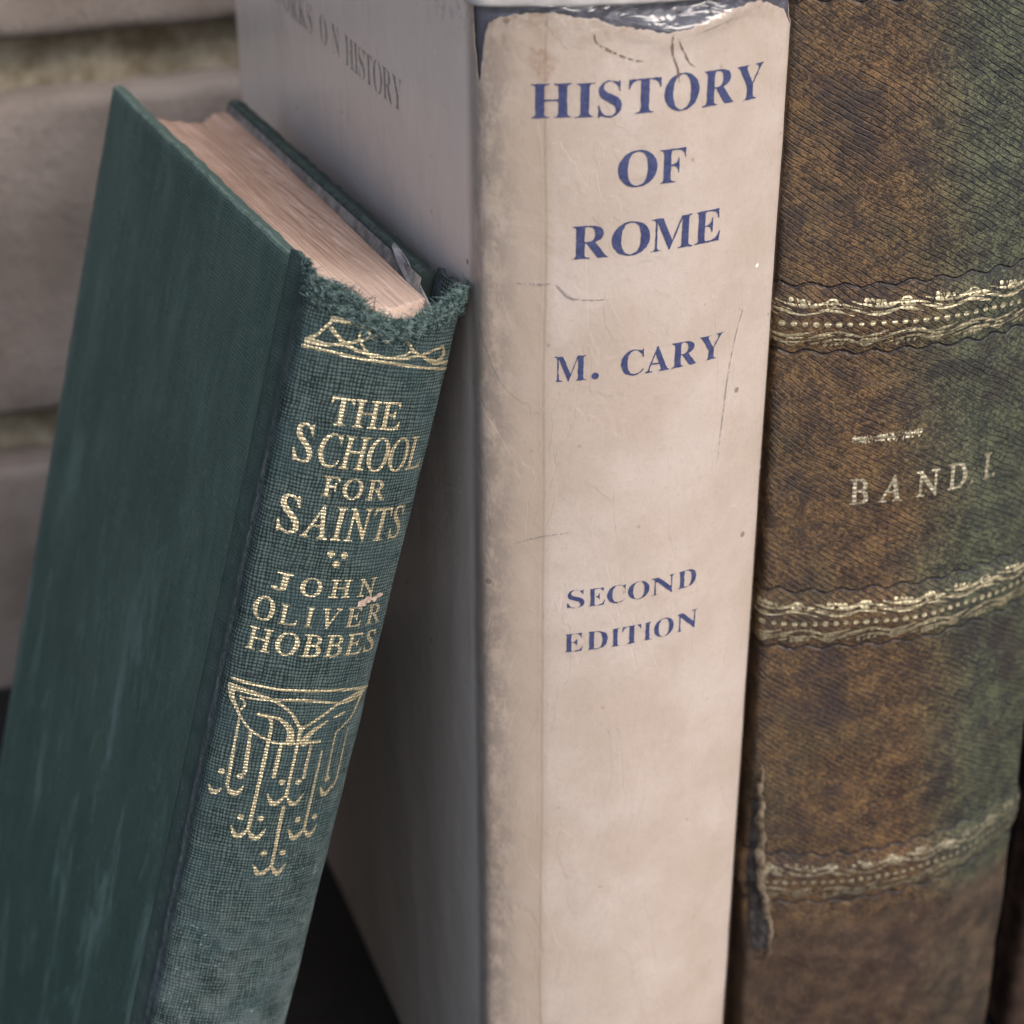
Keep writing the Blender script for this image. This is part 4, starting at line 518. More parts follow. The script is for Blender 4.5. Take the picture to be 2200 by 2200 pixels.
def m_plain(name, c, rough=0.6, c2=None, scale=0.3, bump=0.0002, spec=0.4):
    M = Mat(name, rough, spec=spec); x, y, z = M.obj(); n = M.noise(x, y, z, scale, 4, 0.65)
    M.color(M.mix(n.step(0.35, 0.68), c, c2 or tuple(k*1.5 for k in c))); M.bump(n, bump, 0.6); return M.m
CLBD = m_cloth_board('soiled green board cloth', 1.0)  # same cloth mixed darker for the back board
CLS, CLB, GOLD = m_cloth_spine(), m_cloth_board(), m_gold('worn gold leaf')
GOLDL = m_gold('old gilt tooling', 0.9, -0.01, (0.60, 0.52, 0.34)); GOLDF = m_gold('faded gilt tooling', 0.9, 0.07, (0.42, 0.37, 0.26)); GOLDD = m_gold('rubbed gilt lettering', 0.9, 0.02, (0.56, 0.50, 0.36))
PAGES, JACK, FILM, SLATE, LEATH = m_pages(), m_jacket(), m_plastic(), m_slate(), m_leather()
INKB = m_ink('blue printing ink', (0.020, 0.027, 0.095), (0.055, 0.070, 0.165)); INKG = m_ink('faded grey ink', (0.20, 0.19, 0.20), (0.32, 0.30, 0.30), 0.40)
BRICK, MORT = m_brick(), m_mortar()
SHELF = m_plain('black painted shelf', (0.003, 0.003, 0.0035), 0.6, (0.006, 0.006, 0.006), 0.1)
PASTE = m_plain('grey endpaper', (0.075, 0.070, 0.066), 0.85, (0.17, 0.16, 0.15), 0.35)
THR = m_plain('green cloth fibre', (0.020, 0.044, 0.043), 0.85, (0.16, 0.225, 0.215), 1.1, spec=0.2)
THR2 = m_plain('brown thread', (0.05, 0.018, 0.010), 0.8, spec=0.2)
WHITE = m_plain('torn white paper', (0.16, 0.16, 0.175), 0.8, (0.30, 0.29, 0.30), 0.4, spec=0.2)
CREAM = m_plain('cream page edges', (0.50, 0.42, 0.32), 0.85, (0.62, 0.54, 0.43), 0.3, spec=0.2)
STAIN = m_ink('brown crease line', (0.09, 0.050, 0.035), (0.22, 0.15, 0.11), 0.42)
PENCIL = m_ink('grey scuff line', (0.16, 0.14, 0.15), (0.34, 0.30, 0.28), 0.46)
TAN = m_plain('raw torn leather', (0.050, 0.036, 0.025), 0.85, (0.19, 0.15, 0.105), 0.5, spec=0.2)
GREYB = m_plain('bare grey board', (0.022, 0.019, 0.019), 0.8, (0.070, 0.062, 0.060), 0.4, spec=0.2)
SHADEB = m_plain('black book cloth', (0.006, 0.006, 0.006), 0.6)  # near-black colour stands in for the shade on the side facing the gap
BROWN = m_plain('dark brown leather', (0.020, 0.012, 0.009), 0.5, (0.075, 0.045, 0.032), 0.15)

# ======================= setting: wall and shelf =======================
WY = 0.2417
shelf_bm = [(-0.6, -0.05, -0.018), (0.8, -0.05, -0.018), (0.8, WY-0.001, -0.018), (-0.6, WY-0.001, -0.018),
            (-0.6, -0.05, 0.0), (0.8, -0.05, 0.0), (0.8, WY-0.001, 0.0), (-0.6, WY-0.001, 0.0)]
tag(mesh('shelf', shelf_bm, [(0, 3, 2, 1), (4, 5, 6, 7), (0, 1, 5, 4), (1, 2, 6, 5), (2, 3, 7, 6), (3, 0, 4, 7)], SHELF, None, None, False), kind='structure')
gx = np.linspace(-1, 1, 41); gx = np.sign(gx)*np.abs(gx)**2.2*24; GX, GY = np.meshgrid(gx, gx)
tag(mesh('ground', np.stack([GX, GY, -0.85+0.004*fbm(GX, GY, 5, 0.7, 2)], -1).reshape(-1, 3), gridfaces(41, 41), m_plain('pale paving', (0.10, 0.095, 0.088), 0.9, (0.16, 0.152, 0.14), 0.004)), kind='structure')  # unseen sheet added to bounce light up onto the books and film
wall = empty('brick_wall', (0, WY, 0)); tag(wall, 'blurred grey brown brick wall with sandy recessed joints behind the books', 'brick wall')
def rough_block(name, x0, x1, z0, z1, ydep, mat, parent, seed, step, r, amp):
    X = axis(x0, x1, step, r, 4); Z = axis(z0, z1, step, r, 4); XX, ZZ = np.meshgrid(X, Z)
    d = np.minimum(np.minimum(XX-x0, x1-XX), np.minimum(ZZ-z0, z1-ZZ))
    ex = rnd(np.minimum(XX-x0, x1-XX), r)+rnd(np.minimum(ZZ-z0, z1-ZZ), r)
    Y = -ex+amp*fbm(XX, ZZ, seed, 0.02, 4)
    wx = 0.0007*fbm(XX, ZZ, seed+3, 0.010, 3)*(d < r); A = np.stack([XX+wx, Y, ZZ+wx*0.8], -1).reshape(-1, 3)
    nu, nv = len(X), len(Z); B = A.copy(); B[:, 1] = ydep; n = nu*nv
    rim = list(range(nu))+[k*nu+nu-1 for k in range(1, nv)]+[(nv-1)*nu+k for k in range(nu-2, -1, -1)]+[k*nu for k in range(nv-2, 0, -1)]
    V = np.r_[A, B[rim]]; m = len(rim)
    F = gridfaces(nu, nv).tolist()+[(rim[k], n+k, n+(k+1) % m, rim[(k+1) % m]) for k in range(m)]+[tuple(n+k for k in range(m))]
    return mesh(name, V, F, mat, parent)
PITCH, BH = 0.1062, 0.0908
k = 0
for row in range(-2, 5):
    z0 = 0.0872+row*PITCH; sh = (0.13, 0.0, 0.17, 0.04, 0.11, 0.02, 0.15)[row+2]
    for cx in range(-3, 4):
        x0 = cx*0.262-0.205+sh*0; x0 = cx*0.262+(-0.132 if row % 2 else -0.206)
        if x0 > 0.75 or x0+0.25 < -0.55: continue
        rough_block('brick', x0, x0+0.247, z0, z0+BH, 0.02, BRICK, wall, 11+k, 0.006, 0.004, 0.0012); k += 1
rough_block('mortar', -0.75, 0.95, -0.16, 0.62, 0.012, MORT, wall, 99, 0.008, 0.003, 0.0018).location = (0, 0.0135, 0)

# ======================= green book =======================
gb = empty('green_book', G_POS, G_ROT)
tag(gb, 'green cloth book leaning right with frayed spine top and gold lettering', 'book')
JU = SG.uy(0.0105, -1); JR = SG.uy(0.0105, 1)
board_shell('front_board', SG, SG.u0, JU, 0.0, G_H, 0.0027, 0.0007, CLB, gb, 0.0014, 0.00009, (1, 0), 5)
board_shell('back_board', SG, JR, SG.u1, 0.0, G_H, 0.0034, 0.0010, CLBD, gb, 0.0014, 0.00011, (0, 1), 6)
board_shell('pastedown', SG, JR-0.001, SG.u1-0.002, 0.003, G_H-0.0009, 0.0004, 0, PASTE, gb, 0.004, 0.0, (1, 1), 8).location = (-0.0036, 0, 0)
TORN_U = np.array([-22, -18, -16.6, -15.6, -14.9, -13.6, -11.8, -10.3, -8.3, -6.5, -5.2, -3.9, -1.1, 2.7, 4.4, 7.0, 9.8, 11.9, 13.5, 16, 23])
TORN_V = np.array([213.6, 213.5, 213.2, 213.7, 213.4, 211.9, 211.9, 211.9, 211.4, 210.7, 209.4, 208.6, 207.9, 207.9, 209.2, 210.6, 212.2, 213.2, 213.6, 213.7, 213.6])
def torn(u): return np.interp(u, TORN_U, TORN_V)
U = np.arange(JU*1000, JR*1000+.001, (JR-JU)*1000/150); V = np.r_[np.arange(0, 190, 1.2), np.arange(190, 215.5, 0.3)]
XX, YY = np.meshgrid(U, V); F = torn(XX)+0.35*fbm(XX, YY, 4, 1.3, 3)-YY
F[:, 0] = F[:, 1]; F = np.maximum(F, -5)
p, f = sheet(U, V, F)
puff = 0.0004*np.clip(1-(torn(p[:, 0])-p[:, 1])/3.0, 0, 1)*np.clip(fbm(p[:, 0], p[:, 1], 9, 2.0, 3), -1, 1)*(abs(p[:, 0]) < 17)
bow = 0.00012*fbm(p[:, 0], p[:, 1], 12, 9.0, 2)*np.clip((18-abs(p[:, 0]))/3, 0, 1)
A = SG.at(p[:, 0]/1000, p[:, 1]/1000, puff+bow); B = SG.at(p[:, 0]/1000, p[:, 1]/1000, -0.0008+puff)
n = len(p)
from collections import Counter
ec = Counter(); dire = {}
for q in f:
    for a, b in zip(q, q[1:]+q[:1]): ec[(min(a, b), max(a, b))] += 1; dire[(min(a, b), max(a, b))] = (a, b)
rim = [dire[e] for e, c in ec.items() if c == 1]
FF = list(f)+[tuple(i+n for i in q[::-1]) for q in f]+[(b, a, a+n, b+n) for a, b in rim]
spc = mesh('spine_cloth', np.r_[A, B], FF, CLS, gb, np.r_[p, p])

# leaves of the text block: fanned slightly, hollow fore-edge, gatherings of uneven height
def page_block(name, parent, mat, x0, xr, y0, yend, ztop, zbot, seed, amp=0.0003, sag=0.0035, nx=120, ny=90, gathers=9):
    """t across the thickness (0..1), s along the depth (0..1)"""
    T, S = np.meshgrid(np.linspace(0, 1, nx), np.linspace(0, 1, ny))
    ys = y0(T); y = ys+(yend(T)-ys)*S; x = x0(y)+(xr(y)-x0(y))*T
    g = np.floor(T*gathers+0.3*vnoise(T*9, S*0.4, seed, 0.7)); z = ztop(T, S)+amp*(0.55*vnoise(g*3.7, g*0, seed, 1.0)+0.45*fbm(T*nx*0.35, S*3, seed, 1.0, 3))
    top = np.stack([x, y, z], -1).reshape(-1, 3); bot = top.copy(); bot[:, 2] = zbot
    n = nx*ny; rim = list(range(nx))+[k*nx+nx-1 for k in range(1, ny)]+[(ny-1)*nx+k for k in range(nx-2, -1, -1)]+[k*nx for k in range(ny-2, 0, -1)]
    m = len(rim); V = np.r_[top, bot[rim]]
    F = gridfaces(nx, ny).tolist()+[(rim[(k+1) % m], rim[k], n+k, n+(k+1) % m) for k in range(m)]
    return mesh(name, V, F, mat, parent)
page_block('page_block', gb, PAGES,
           lambda y: 0.0030+0.0*y, lambda y: np.interp(y, [0, .010, .030, .055, .085, .112, .13], [.0208, .0211, .0221, .0237, .0254, .0262, .0262]),
           lambda t: 0.0030-0.0040*np.sin(math.pi*np.clip(t, 0, 1))**0.8,
           lambda t: np.interp(t, [0, .05, .08, .12, .25, .62, .70, .74, .84, 1.0], [.1212, .1205, .1180, .1130, .1118, .1150, .1165, .1205, .1240, .1245]),
           lambda t, s: G_H-0.0030-0.0006*np.sin(t*math.pi)-0.0011*np.exp(-((t-0.80)/0.06)**2)*(s > 0.15)*s+0.0005*(t > .74), 0.003, 21, 0.00032)
# torn slip of white endpaper standing in the back joint
P0 = np.array([[.0222, .003, .2065], [.0222, .010, .2085], [.0224, .019, .2110], [.0226, .0230, .2126], [.0232, .0240, .2130], [.0234, .0215, .2126], [.0230, .017, .2122], [.0228, .0105, .2104], [.0226, .004, .2085]])
cs = P0.mean(0); V = np.r_[P0, P0+[0.0004, 0.0002, 0]]; nn = len(P0)
mesh('torn_endpaper', V, [tuple(range(nn))[::-1], tuple(range(nn, 2*nn))]+[(i, (i+1) % nn, (i+1) % nn+nn, i+nn) for i in range(nn)], WHITE, gb, None, False)
class Off:     # surface that follows the rippled paper
    def __init__(s, S, fn, add): s.S = S; s.fn = fn; s.add = add
    def at(s, u, v, off=0.0): return s.S.at(u, v, off+s.fn(u*1000, v*1000)+s.add)
# frayed fibres: each one a thin bent tube
def fibres(name, parent, mat, specs, sides=3):
    V = []; F = []
    for P, r in specs:
        P = np.array(P); b = len(V); n = len(P)
        for i in range(n):
            t = P[min(i+1, n-1)]-P[max(i-1, 0)]; t /= np.linalg.norm(t)+1e-9
            a = np.cross(t, [0.3, 0.2, 0.93]); a /= np.linalg.norm(a)+1e-9; c = np.cross(t, a); rr = r*(1-0.6*i/(n-1))
            for k in range(sides):
                th = 2*math.pi*k/sides; V.append(P[i]+rr*(math.cos(th)*a+math.sin(th)*c))
        for i in range(n-1):
            for k in range(sides):
                k2 = (k+1) % sides; F.append((b+i*sides+k, b+i*sides+k2, b+(i+1)*sides+k2, b+(i+1)*sides+k))
    return mesh(name, V, F, mat, parent)
sp = []
for q in range(3400):
    u = rng.uniform(-16.3, 14.2); edge = torn(u)
    dens = 1.0 if (u < -3.5 or u > 3.5) else 0.75
    if rng.random() > dens: continue
    depth = (2.6 if u < -4 else (1.7 if u < 8 else 3.2))*(1+.35*math.sin(u*1.9)+.25*math.sin(u*4.3))
    v0 = edge+0.25-abs(rng.normal(0, 1))*depth*0.5
    if v0 < edge-depth*1.25: continue
    Ln = rng.uniform(0.5, 1.9)*(1.25 if abs(u) > 9 else 1.0)
    ang = rng.normal(math.pi/2 if rng.random() < .55 else rng.uniform(0, 2*math.pi), 0.9); curl = rng.normal(0, 2.2); lift = rng.uniform(0.02, 1.0)**1.5
    pts = []; uu, vv, aa = u, v0, ang
    for i in range(6):
        s_ = i/5; o = 0.00004+lift*0.001*math.sin(math.pi*min(1, s_*1.15+.05))*0.9
        pts.append(SG.at(uu/1000, vv/1000, o)); uu += math.cos(aa)*Ln/5; vv += math.sin(aa)*Ln/5; aa += curl/5
        if vv > edge+0.9: vv = edge+0.9-0.1*(vv-edge)
    sp.append((pts, rng.uniform(0.00004, 0.00010)))
for q in range(1300):
    u = rng.uniform(-16.5, 14.5); e = torn(u); v0 = e-rng.uniform(.2, 2.8); L = rng.uniform(1.5, 4.4); aa = rng.normal(math.pi/2, .8) if rng.random() < .5 else rng.choice([0, math.pi])+rng.normal(0, .5)
    cu = rng.normal(0, 1.6); pts = []; uu, vv = u, v0; lf = rng.uniform(.1, .7)
    for i in range(9):
        pts.append(SG.at(uu/1000, vv/1000, 0.00006+lf*0.001*math.sin(math.pi*min(1, i/8*1.1)))); uu += math.cos(aa)*L/8; vv += math.sin(aa)*L/8; aa += cu/8
        vv = min(vv, e+1.1+.5*math.sin(q))
    sp.append((pts, rng.uniform(0.00005, 0.00009)))
tag(fibres('frayed_cloth', gb, THR, sp), kind='stuff')
sp = []
for u, v, L, lean in ((-4.4, 208.6, 3.0, .25), (13.1, 212.4, 3.0, .02), (-7.3, 211.2, 1.2, 1.0), (5.0, 209.3, 1.6, -.8)):
    sp.append(([SG.at((u+lean*L*s_*(1+.3*math.sin(s_*5)))/1000, (v+L*s_)/1000, 0.0002+0.0004*math.sin(s_*4)) for s_ in np.linspace(0, 1, 7)], 0.00010))
for q in range(160):     # glue-brown scraps at the torn edge
    u = rng.choice([-13.6, 3.6, 5.2, -4.6])+rng.normal(0, .35); v = torn(u)+rng.uniform(-.3, .5); a = rng.uniform(0, 6.3)
    sp.append(([SG.at((u+math.cos(a)*s_*.5)/1000, (v+math.sin(a)*s_*.4)/1000, 0.0002+0.0003*s_) for s_ in (0, .5, 1)], 0.00009))
tag(fibres('loose_thread', gb, THR2, sp, 4), kind='stuff')

# gold work on the green spine
H = 0.07
def fld(a, b, c, d, h=H): return Field(a, b, c, d, h)
SGB = Off(SG, lambda u, v: 0.00012*fbm(u, v, 12, 9.0, 2)*np.clip((18-abs(u))/3, 0, 1)+0.0004*np.clip(1-(torn(u)-v)/3.0, 0, 1)*np.clip(fbm(u, v, 9, 2.0, 3), -1, 1)*(abs(u) < 17), 0.00002)
T = fld(-14, 16, 199, 208.5)
T.stroke([(-13.2, 201.7), (-9.2, 201.8), (-4.4, 201.6), (3.7, 201.2), (15.0, 199.9)], .48)
T.stroke([(-12.6, 202.7), (-10.9, 204.6), (-9.4, 206.9)], [.9, .4, .6]); T.stroke([(-9.4, 207), (-6.9, 207), (-4.1, 206.7), (-1.8, 206.1)], [.9, .8, .7, .5])
T.stroke([(-9.4, 205.4), (-7.1, 203.7), (-4.8, 202.8), (-.8, 202.3), (3.1, 202.3), (6.5, 203.0), (10.7, 204.2)], [.65, .6, .5, .5, .5, .45, .5])
T.stroke([(-12.6, 202.7), (-8.9, 202.9), (-4.8, 204.4), (-1.9, 206.0)], [1.1, .5, .5, .5])
T.stroke([(-1.8, 206.0), (-.5, 204.7), (1.4, 206.1)], .5, False); T.stroke([(1.4, 206.1), (3.6, 204.6), (4.4, 203.7), (6.5, 202.7), (9.8, 201.6), (14.4, 201.1)], [.4, .5, .5, .45, .9, .5])
T.stroke([(-5.0, 205.2), (-4.8, 206.1), (-3.8, 206.1), (-3.4, 205.3)], .35); T.stroke([(-5.0, 204.9), (-3.7, 203.2), (-2.1, 201.9)], .4)
T.stroke([(10.9, 204.2), (11.5, 202.6), (10.2, 201.8)], [.4, 1.0, .5]); T.stroke([(0, 202.1), (3.0, 202.8), (4.5, 203.8)], .4)
T.build('top_ornament', SGB, GOLD, spc, rough=.05)
T = fld(-13, 14, 147.5, 196.5)
r_ = dict(font='r', bold=.07)
T.line('THE', -6.9, 5.1, 190.4, 194.9, sx=.92, **r_)
T.glyph('S', -11.2, -8.2, 183.3, 189.5, 'r', .07); T.line('CHOOL', -7.4, 12.0, 183.2, 188.8, sx=.70, skew=.05, font='r', bold=.06)
T.line('FOR', -5.4, 5.6, 178.2, 181.6, sx=1.02, **r_)
T.glyph('S', -11.3, -7.8, 171.1, 177.3, 'r', .08); T.line('AINTS', -7.3, 11.0, 170.9, 176.6, sx=.72, skew=.04, font='r', bold=.07)
for x, y in ((-1.6, 168.4), (.7, 168.3), (-.4, 166.7)): T.dot(x, y, .60)
T.glyph('J', -9.9, -7.0, 160.9, 164.0, 'r', .11, .05); T.line('OHN', -5.3, 8.4, 160.6, 163.8, sx=1.12, **r_)
T.glyph('O', -12.0, -8.6, 155.1, 159.2, 'r', .10); T.line('LIVER', -7.7, 11.6, 155.0, 158.6, sx=.95, **r_)
T.line('HOBBES', -12.1, 11.6, 149.6, 153.6, sx=.98, skew=.05, **r_)
T.build('title_lettering', SGB, GOLD, spc, rough=.035)
T = fld(-15, 17, 106, 144.5)
T.stroke([(-12.9, 143.6), (-6.7, 143.25), (-1, 143.2), (5.1, 143.0), (15.9, 141.7)], .55)
T.stroke([(-12.9, 142.2), (-9.5, 141.9), (-5.9, 141.1), (-2.4, 139.2), (0.2, 135.8)], [1.1, .8, .5, .5, .6])
T.stroke([(-11.0, 140.7), (-8.5, 140.8), (-5.9, 141.1), (0, 141.4), (6.6, 140.4), (9.6, 140.5), (12.0, 141.4)], [.3, .4, .5, .55, .4, .4, .6])
T.stroke([(0.2, 135.8), (3.8, 138.4), (6.6, 140.3), (9.8, 141.3), (12.2, 141.8)], [.6, .5, .5, .6, .9])
T.stroke([(-12.8, 142), (-12.3, 140.2), (-11.2, 138.5), (-10.2, 137.0), (-8.1, 134.9), (-5.0, 133.5), (-2.6, 133.0), (-1.0, 133.4)], [1.1, .9, .5, .5, .45, .45, .4, .8])
T.stroke([(-11.0, 140.7), (-10.0, 139.6), (-10.4, 138.3)], .4)
T.stroke([(12.1, 141.7), (11.2, 139.4), (10.3, 137.2), (8.6, 135.6), (7.3, 134.6)], [.9, .5, .5, .4, .3])
T.stroke([(-10.4, 137.2), (-10.25, 131), (-10.0, 123.8)], [.35, .5, .55]); T.stroke([(-8.1, 134.6), (-7.6, 126.9)], [.6, .75])
T.stroke([(-7.4, 138.1), (-5.6, 137.7), (-5.0, 136.4), (-4.85, 132), (-4.9, 115.8)], [.7, .6, .5, .6, .6])
T.stroke([(-6.4, 138.2), (-3.6, 137.5), (-1.7, 135.7), (-1.1, 133.4)], [.4, .6, 1.1, 1.5]); T.stroke([(-2.7, 133.1), (-0.4, 133.1)], .55)
T.stroke([(-2.6, 132.8), (-2.65, 126.7)], [.6, .75]); T.stroke([(0.2, 136.2), (0.25, 131), (0.3, 123.0)], [.8, .55, .6]); T.stroke([(0.3, 120.7), (0.7, 108.4)], [.7, .55])
T.stroke([(2.8, 132.5), (2.8, 126.3)], [.5, .6]); T.stroke([(1.3, 133.3), (2.3, 135.2), (4.9, 137.2)], [1.5, .9, .35]); T.stroke([(1.1, 133.2), (4.3, 133.3)], .6)
T.stroke([(5.3, 131.2), (5.4, 123), (5.5, 115.3)], [.35, .5, .55]); T.stroke([(6.2, 137.7), (8.1, 138.3)], [.35, .6]); T.stroke([(7.3, 134.5), (7.8, 126)], [.3, .4]); T.stroke([(10.0, 134.9), (10.5, 125.2), (9.8, 122.9)], [.3, .4, .5])
for x, y in ((-11.4, 126.2), (-8.2, 126.0), (-1.0, 125.7), (2.0, 125.6), (-6.6, 118.2), (-3.2, 118.3), (3.7, 117.7), (7.2, 117.7), (-1.3, 111.4), (2.2, 111.3), (8.0, 125.2)): T.dot(x, y, .58)
def hook(x0, y0, x1, dirn, w=1.0, d=1.6):
    T.stroke([(x0, y0), ((x0*2+x1)/3, y0-d*.75), ((x0+2*x1)/3, y0-d*.8), (x1, y0+.35)], [.35*w, .95*w, .9*w, .25*w])
hook(-10.9, 122.9, -13.1, -1, .9, 1.0); hook(-10.1, 123.9, -7.3, 1)
hook(-.0, 122.8, -3.0, -1); hook(.5, 122.6, 3.5, 1, .9); hook(-5.0, 115.9, -7.9, -1); hook(-4.9, 115.8, -2.0, 1); hook(5.4, 115.6, 2.3, -1); hook(5.6, 115.5, 8.1, 1, .9)
hook(.6, 108.6, -2.7, -1); hook(.8, 108.5, 3.2, 1); hook(9.6, 123.4, 6.9, -1, .9)
T.build('lower_ornament', SGB, GOLD, spc, rough=.05)
T = fld(5, 12, 158, 161.5, .12); T.stroke([(6.2, 159.3), (8.0, 159.8), (10.2, 159.9)], [.7, 1.5, .8]); T.build('torn_scar', SGB, m_plain('bare pinkish board', (0.22, 0.155, 0.125), 0.85, (0.42, 0.32, 0.26), 1.2), spc, 0.00010, .45, 5, .7)

# ======================= jacketed book =======================
jb = empty('cream_jacket_book', J_POS, J_ROT)
tag(jb, 'thick upright book in stained cream paper jacket with blue title under clear film', 'book')
HT = J_H
class Inset:
    def __init__(s, S, d): s.S = S; s.d = d; s.u0 = S.u0; s.u1 = S.u1
    def uy(s, y, side=-1): return s.S.uy(y, side)
    def at(s, u, v, off=0.0): return s.S.at(u, v, off-s.d)
SJI = Inset(SJ, 0.0005)
board_shell('back_cover', SJI, SJ.u0+0.0015, SJ.uy(0.006, -1), 0.0, HT-.0006, 0.003, 0.0006, SLATE, jb, 0.004, 0.0, (1, 0))
board_shell('front_cover', SJI, SJ.uy(0.006, 1), SJ.u1-0.0015, 0.0, HT-.0006, 0.003, 0.0006, SLATE, jb, 0.004, 0.0, (0, 1))
board_shell('spine_panel', SJI, SJ.uy(0.006, -1), SJ.uy(0.006, 1), 0.0, HT-.0006, 0.0016, 0.0005, SLATE, jb, 0.001, 0.0, (0, 0))
page_block('page_block', jb, CREAM, lambda y: .0036+0*y, lambda y: .0484+0*y, lambda t: .004-.005*np.sin(math.pi*t), lambda t: .160-.004*np.sin(math.pi*t), lambda t, s: HT-.004+0*t, .003, 31, .0002)
JT_U = np.array([-194, -120, -60, -40, -30.0, -28.8, -28.2, -27.4, -26.95, -26.5, -26.2, -25.9, -25.3, -23.6, -20.8, -18, -15.2, -12.4, -9.5, -7.7, -3.6, 2, 5.9, 11, 16.7, 20, 24.8, 26.3, 28, 30, 60, 194])
JT_V = np.array([253, 253, 253, 253, 253.0, 252, 246.5, 242.0, 238.8, 240.5, 244.0, 246.0, 247.8, 248.9, 249.4, 249.6, 249.3, 248.5, 248.4, 247.3, 246.5, 245.3, 245.8, 247.4, 248.3, 248.0, 245.6, 243.6, 244, 252, 253, 253])
U = np.r_[np.arange(-192.3, -45, 1.5), np.arange(-45, -31, .7), np.arange(-31, 29, .26), np.arange(29, 45, .8), np.arange(45, 192.3, 2.0), 192.3]
V = np.r_[np.arange(0, 236, 1.2), np.arange(236, 253.3, .25)]
XX, YY = np.meshgrid(U, V); F = np.interp(XX, JT_U, JT_V)+(0.22*fbm(XX, YY, 14, 1.6, 3)+0.20*fbm(XX, YY, 15, .55, 2))*(abs(XX) < 29)-YY
p, f = sheet(U, V, F)
n0 = fbm(p[:, 0], p[:, 1]*0.35, 44, 22.0, 3)
wv = 0.00012*n0*np.clip((abs(p[:, 0])-24)/8, 0, 1)+0.00005*fbm(p[:, 0], p[:, 1], 45, 9.0, 2)
curlj = 0.00010*np.clip(1-(np.interp(p[:, 0], JT_U, JT_V)-p[:, 1])/1.2, 0, 1)*(abs(p[:, 0]) < 28)*(0.5+0.5*fbm(p[:, 0], p[:, 1], 46, 3.0, 2))
def joff(u, v): return 0.00012*fbm(u, v*0.35, 44, 22.0, 3)*np.clip((abs(u)-24)/8, 0, 1)+0.00005*fbm(u, v, 45, 9.0, 2)
A = SJ.at(p[:, 0]/1000, p[:, 1]/1000, wv+curlj); B = SJ.at(p[:, 0]/1000, p[:, 1]/1000, wv+curlj-.00010); n = len(p)
ec = Counter(); dire = {}
for q in f:
    for a, b in zip(q, q[1:]+q[:1]): ec[(min(a, b), max(a, b))] += 1; dire[(min(a, b), max(a, b))] = (a, b)
rim = [dire[e] for e, c in ec.items() if c == 1]
pjk = mesh('paper_jacket', np.r_[A, B], list(f)+[tuple(i+n for i in q[::-1]) for q in f]+[(b, a, a+n, b+n) for a, b in rim], JACK, jb, np.r_[p, p])
SJP = Off(SJ, joff, 0.00003)
T = fld(-21, 22, 209, 241, .09); bb = dict(font='b', bold=-.02)
for ch, a, b, y, yc in (('H', -19.2, -12.9, 233.9, 239.1), ('I', -12.5, -9.5, 233.8, 239.0), ('S', -9.0, -5.3, 233.7, 239.1), ('T', -4.3, 1.0, 233.8, 239.1), ('O', 1.5, 7.6, 233.6, 239.2), ('R', 8.2, 14.3, 233.5, 239.0), ('Y', 14.6, 20.3, 233.3, 238.8)):
    T.glyph(ch, a, b, y, yc, 'b', -.04)
T.glyph('O', -5.7, .8, 222.5, 228.1, 'b', -.04); T.glyph('F', 1.1, 5.7, 222.4, 227.8, 'b', -.04)
for ch, a, b in (('R', -12.8, -6.8), ('O', -6.4, .0), ('M', .1, 7.5), ('E', 7.8, 12.9)): T.glyph(ch, a, b, 211.5, 216.9, 'b', -.04)
T.build('title_lettering', SJP, INKB, pjk, rough=.05)
T = fld(-16, 16, 189, 197, .08)
for ch, a, b in (('M', -15.3, -10.0), ('.', -9.2, -8.0), ('C', -4.3, -.3), ('A', -.1, 4.2), ('R', 4.5, 9.6), ('Y', 9.9, 14.7)): T.glyph(ch, a, b, 191.0, 195.4, 'b', -.04)
T.build('author_lettering', SJP, INKB, pjk, rough=.05)
T = fld(-14, 14, 138, 154, .08)
for ch, a, b in (('S', -12.7, -9.6), ('E', -9.1, -6.0), ('C', -5.7, -2.2), ('O', -1.9, 2.2), ('N', 2.5, 7.2), ('D', 7.6, 11.6)): T.glyph(ch, a, b, 148.7, 152.2, 'b', -.05)
for ch, a, b in (('E', -13.2, -9.7), ('D', -9.2, -5.3), ('I', -4.9, -3.0), ('T', -2.7, .9), ('I', 1.2, 3.0), ('O', 3.3, 7.3), ('N', 7.8, 12.4)): T.glyph(ch, a, b, 139.9, 143.6, 'b', -.05)
T.build('edition_lettering', SJP, INKB, pjk, rough=.05)
UC = (SJ.uy(0.0382, -1)*1000, SJ.uy(0.0729, -1)*1000, SJ.uy(0.0765, -1)*1000, SJ.uy(0.0905, -1)*1000, SJ.uy(0.0962, -1)*1000, SJ.uy(0.128, -1)*1000)
T = fld(UC[5]-2, UC[0]+2, 222, 232, .14)
T.line('HISTORY', UC[1], UC[0], 224.3, 230.0, font='b', sx=.95, bold=-.10); T.line('ON', UC[3], UC[2], 224.4, 230.1, font='b', sx=.9, bold=-.10); T.line('WORKS', UC[5], UC[4], 224.4, 230.1, font='b', sx=.95, bold=-.08)
T.build('cover_lettering', SJP, INKG, pjk, rough=.08)
Z1 = lambda l: l
for pts, w in (([(-9.9, 247.2), (-9.5, 245.0), (-8.0, 243.9), (-4.6, 242.3), (-1.2, 241.4)], [.14, .2, .26, .2, .1]), ([(2.6, 245.2), (2.5, 243.2), (2.9, 241.5), (3.6, 239.9), (4.0, 237.5)], [.2, .3, .22, .2, .12]),
               ([(3.6, 244.2), (4.3, 242.8), (5.5, 240.8), (7.0, 239.6)], [.18, .26, .2, .1])):
    T = fld(-11, 9, 236, 248, .09); T.stroke(pts, w); T.build('brown_crease', SJP, STAIN, pjk, 0.00009, .10, 5, .5)
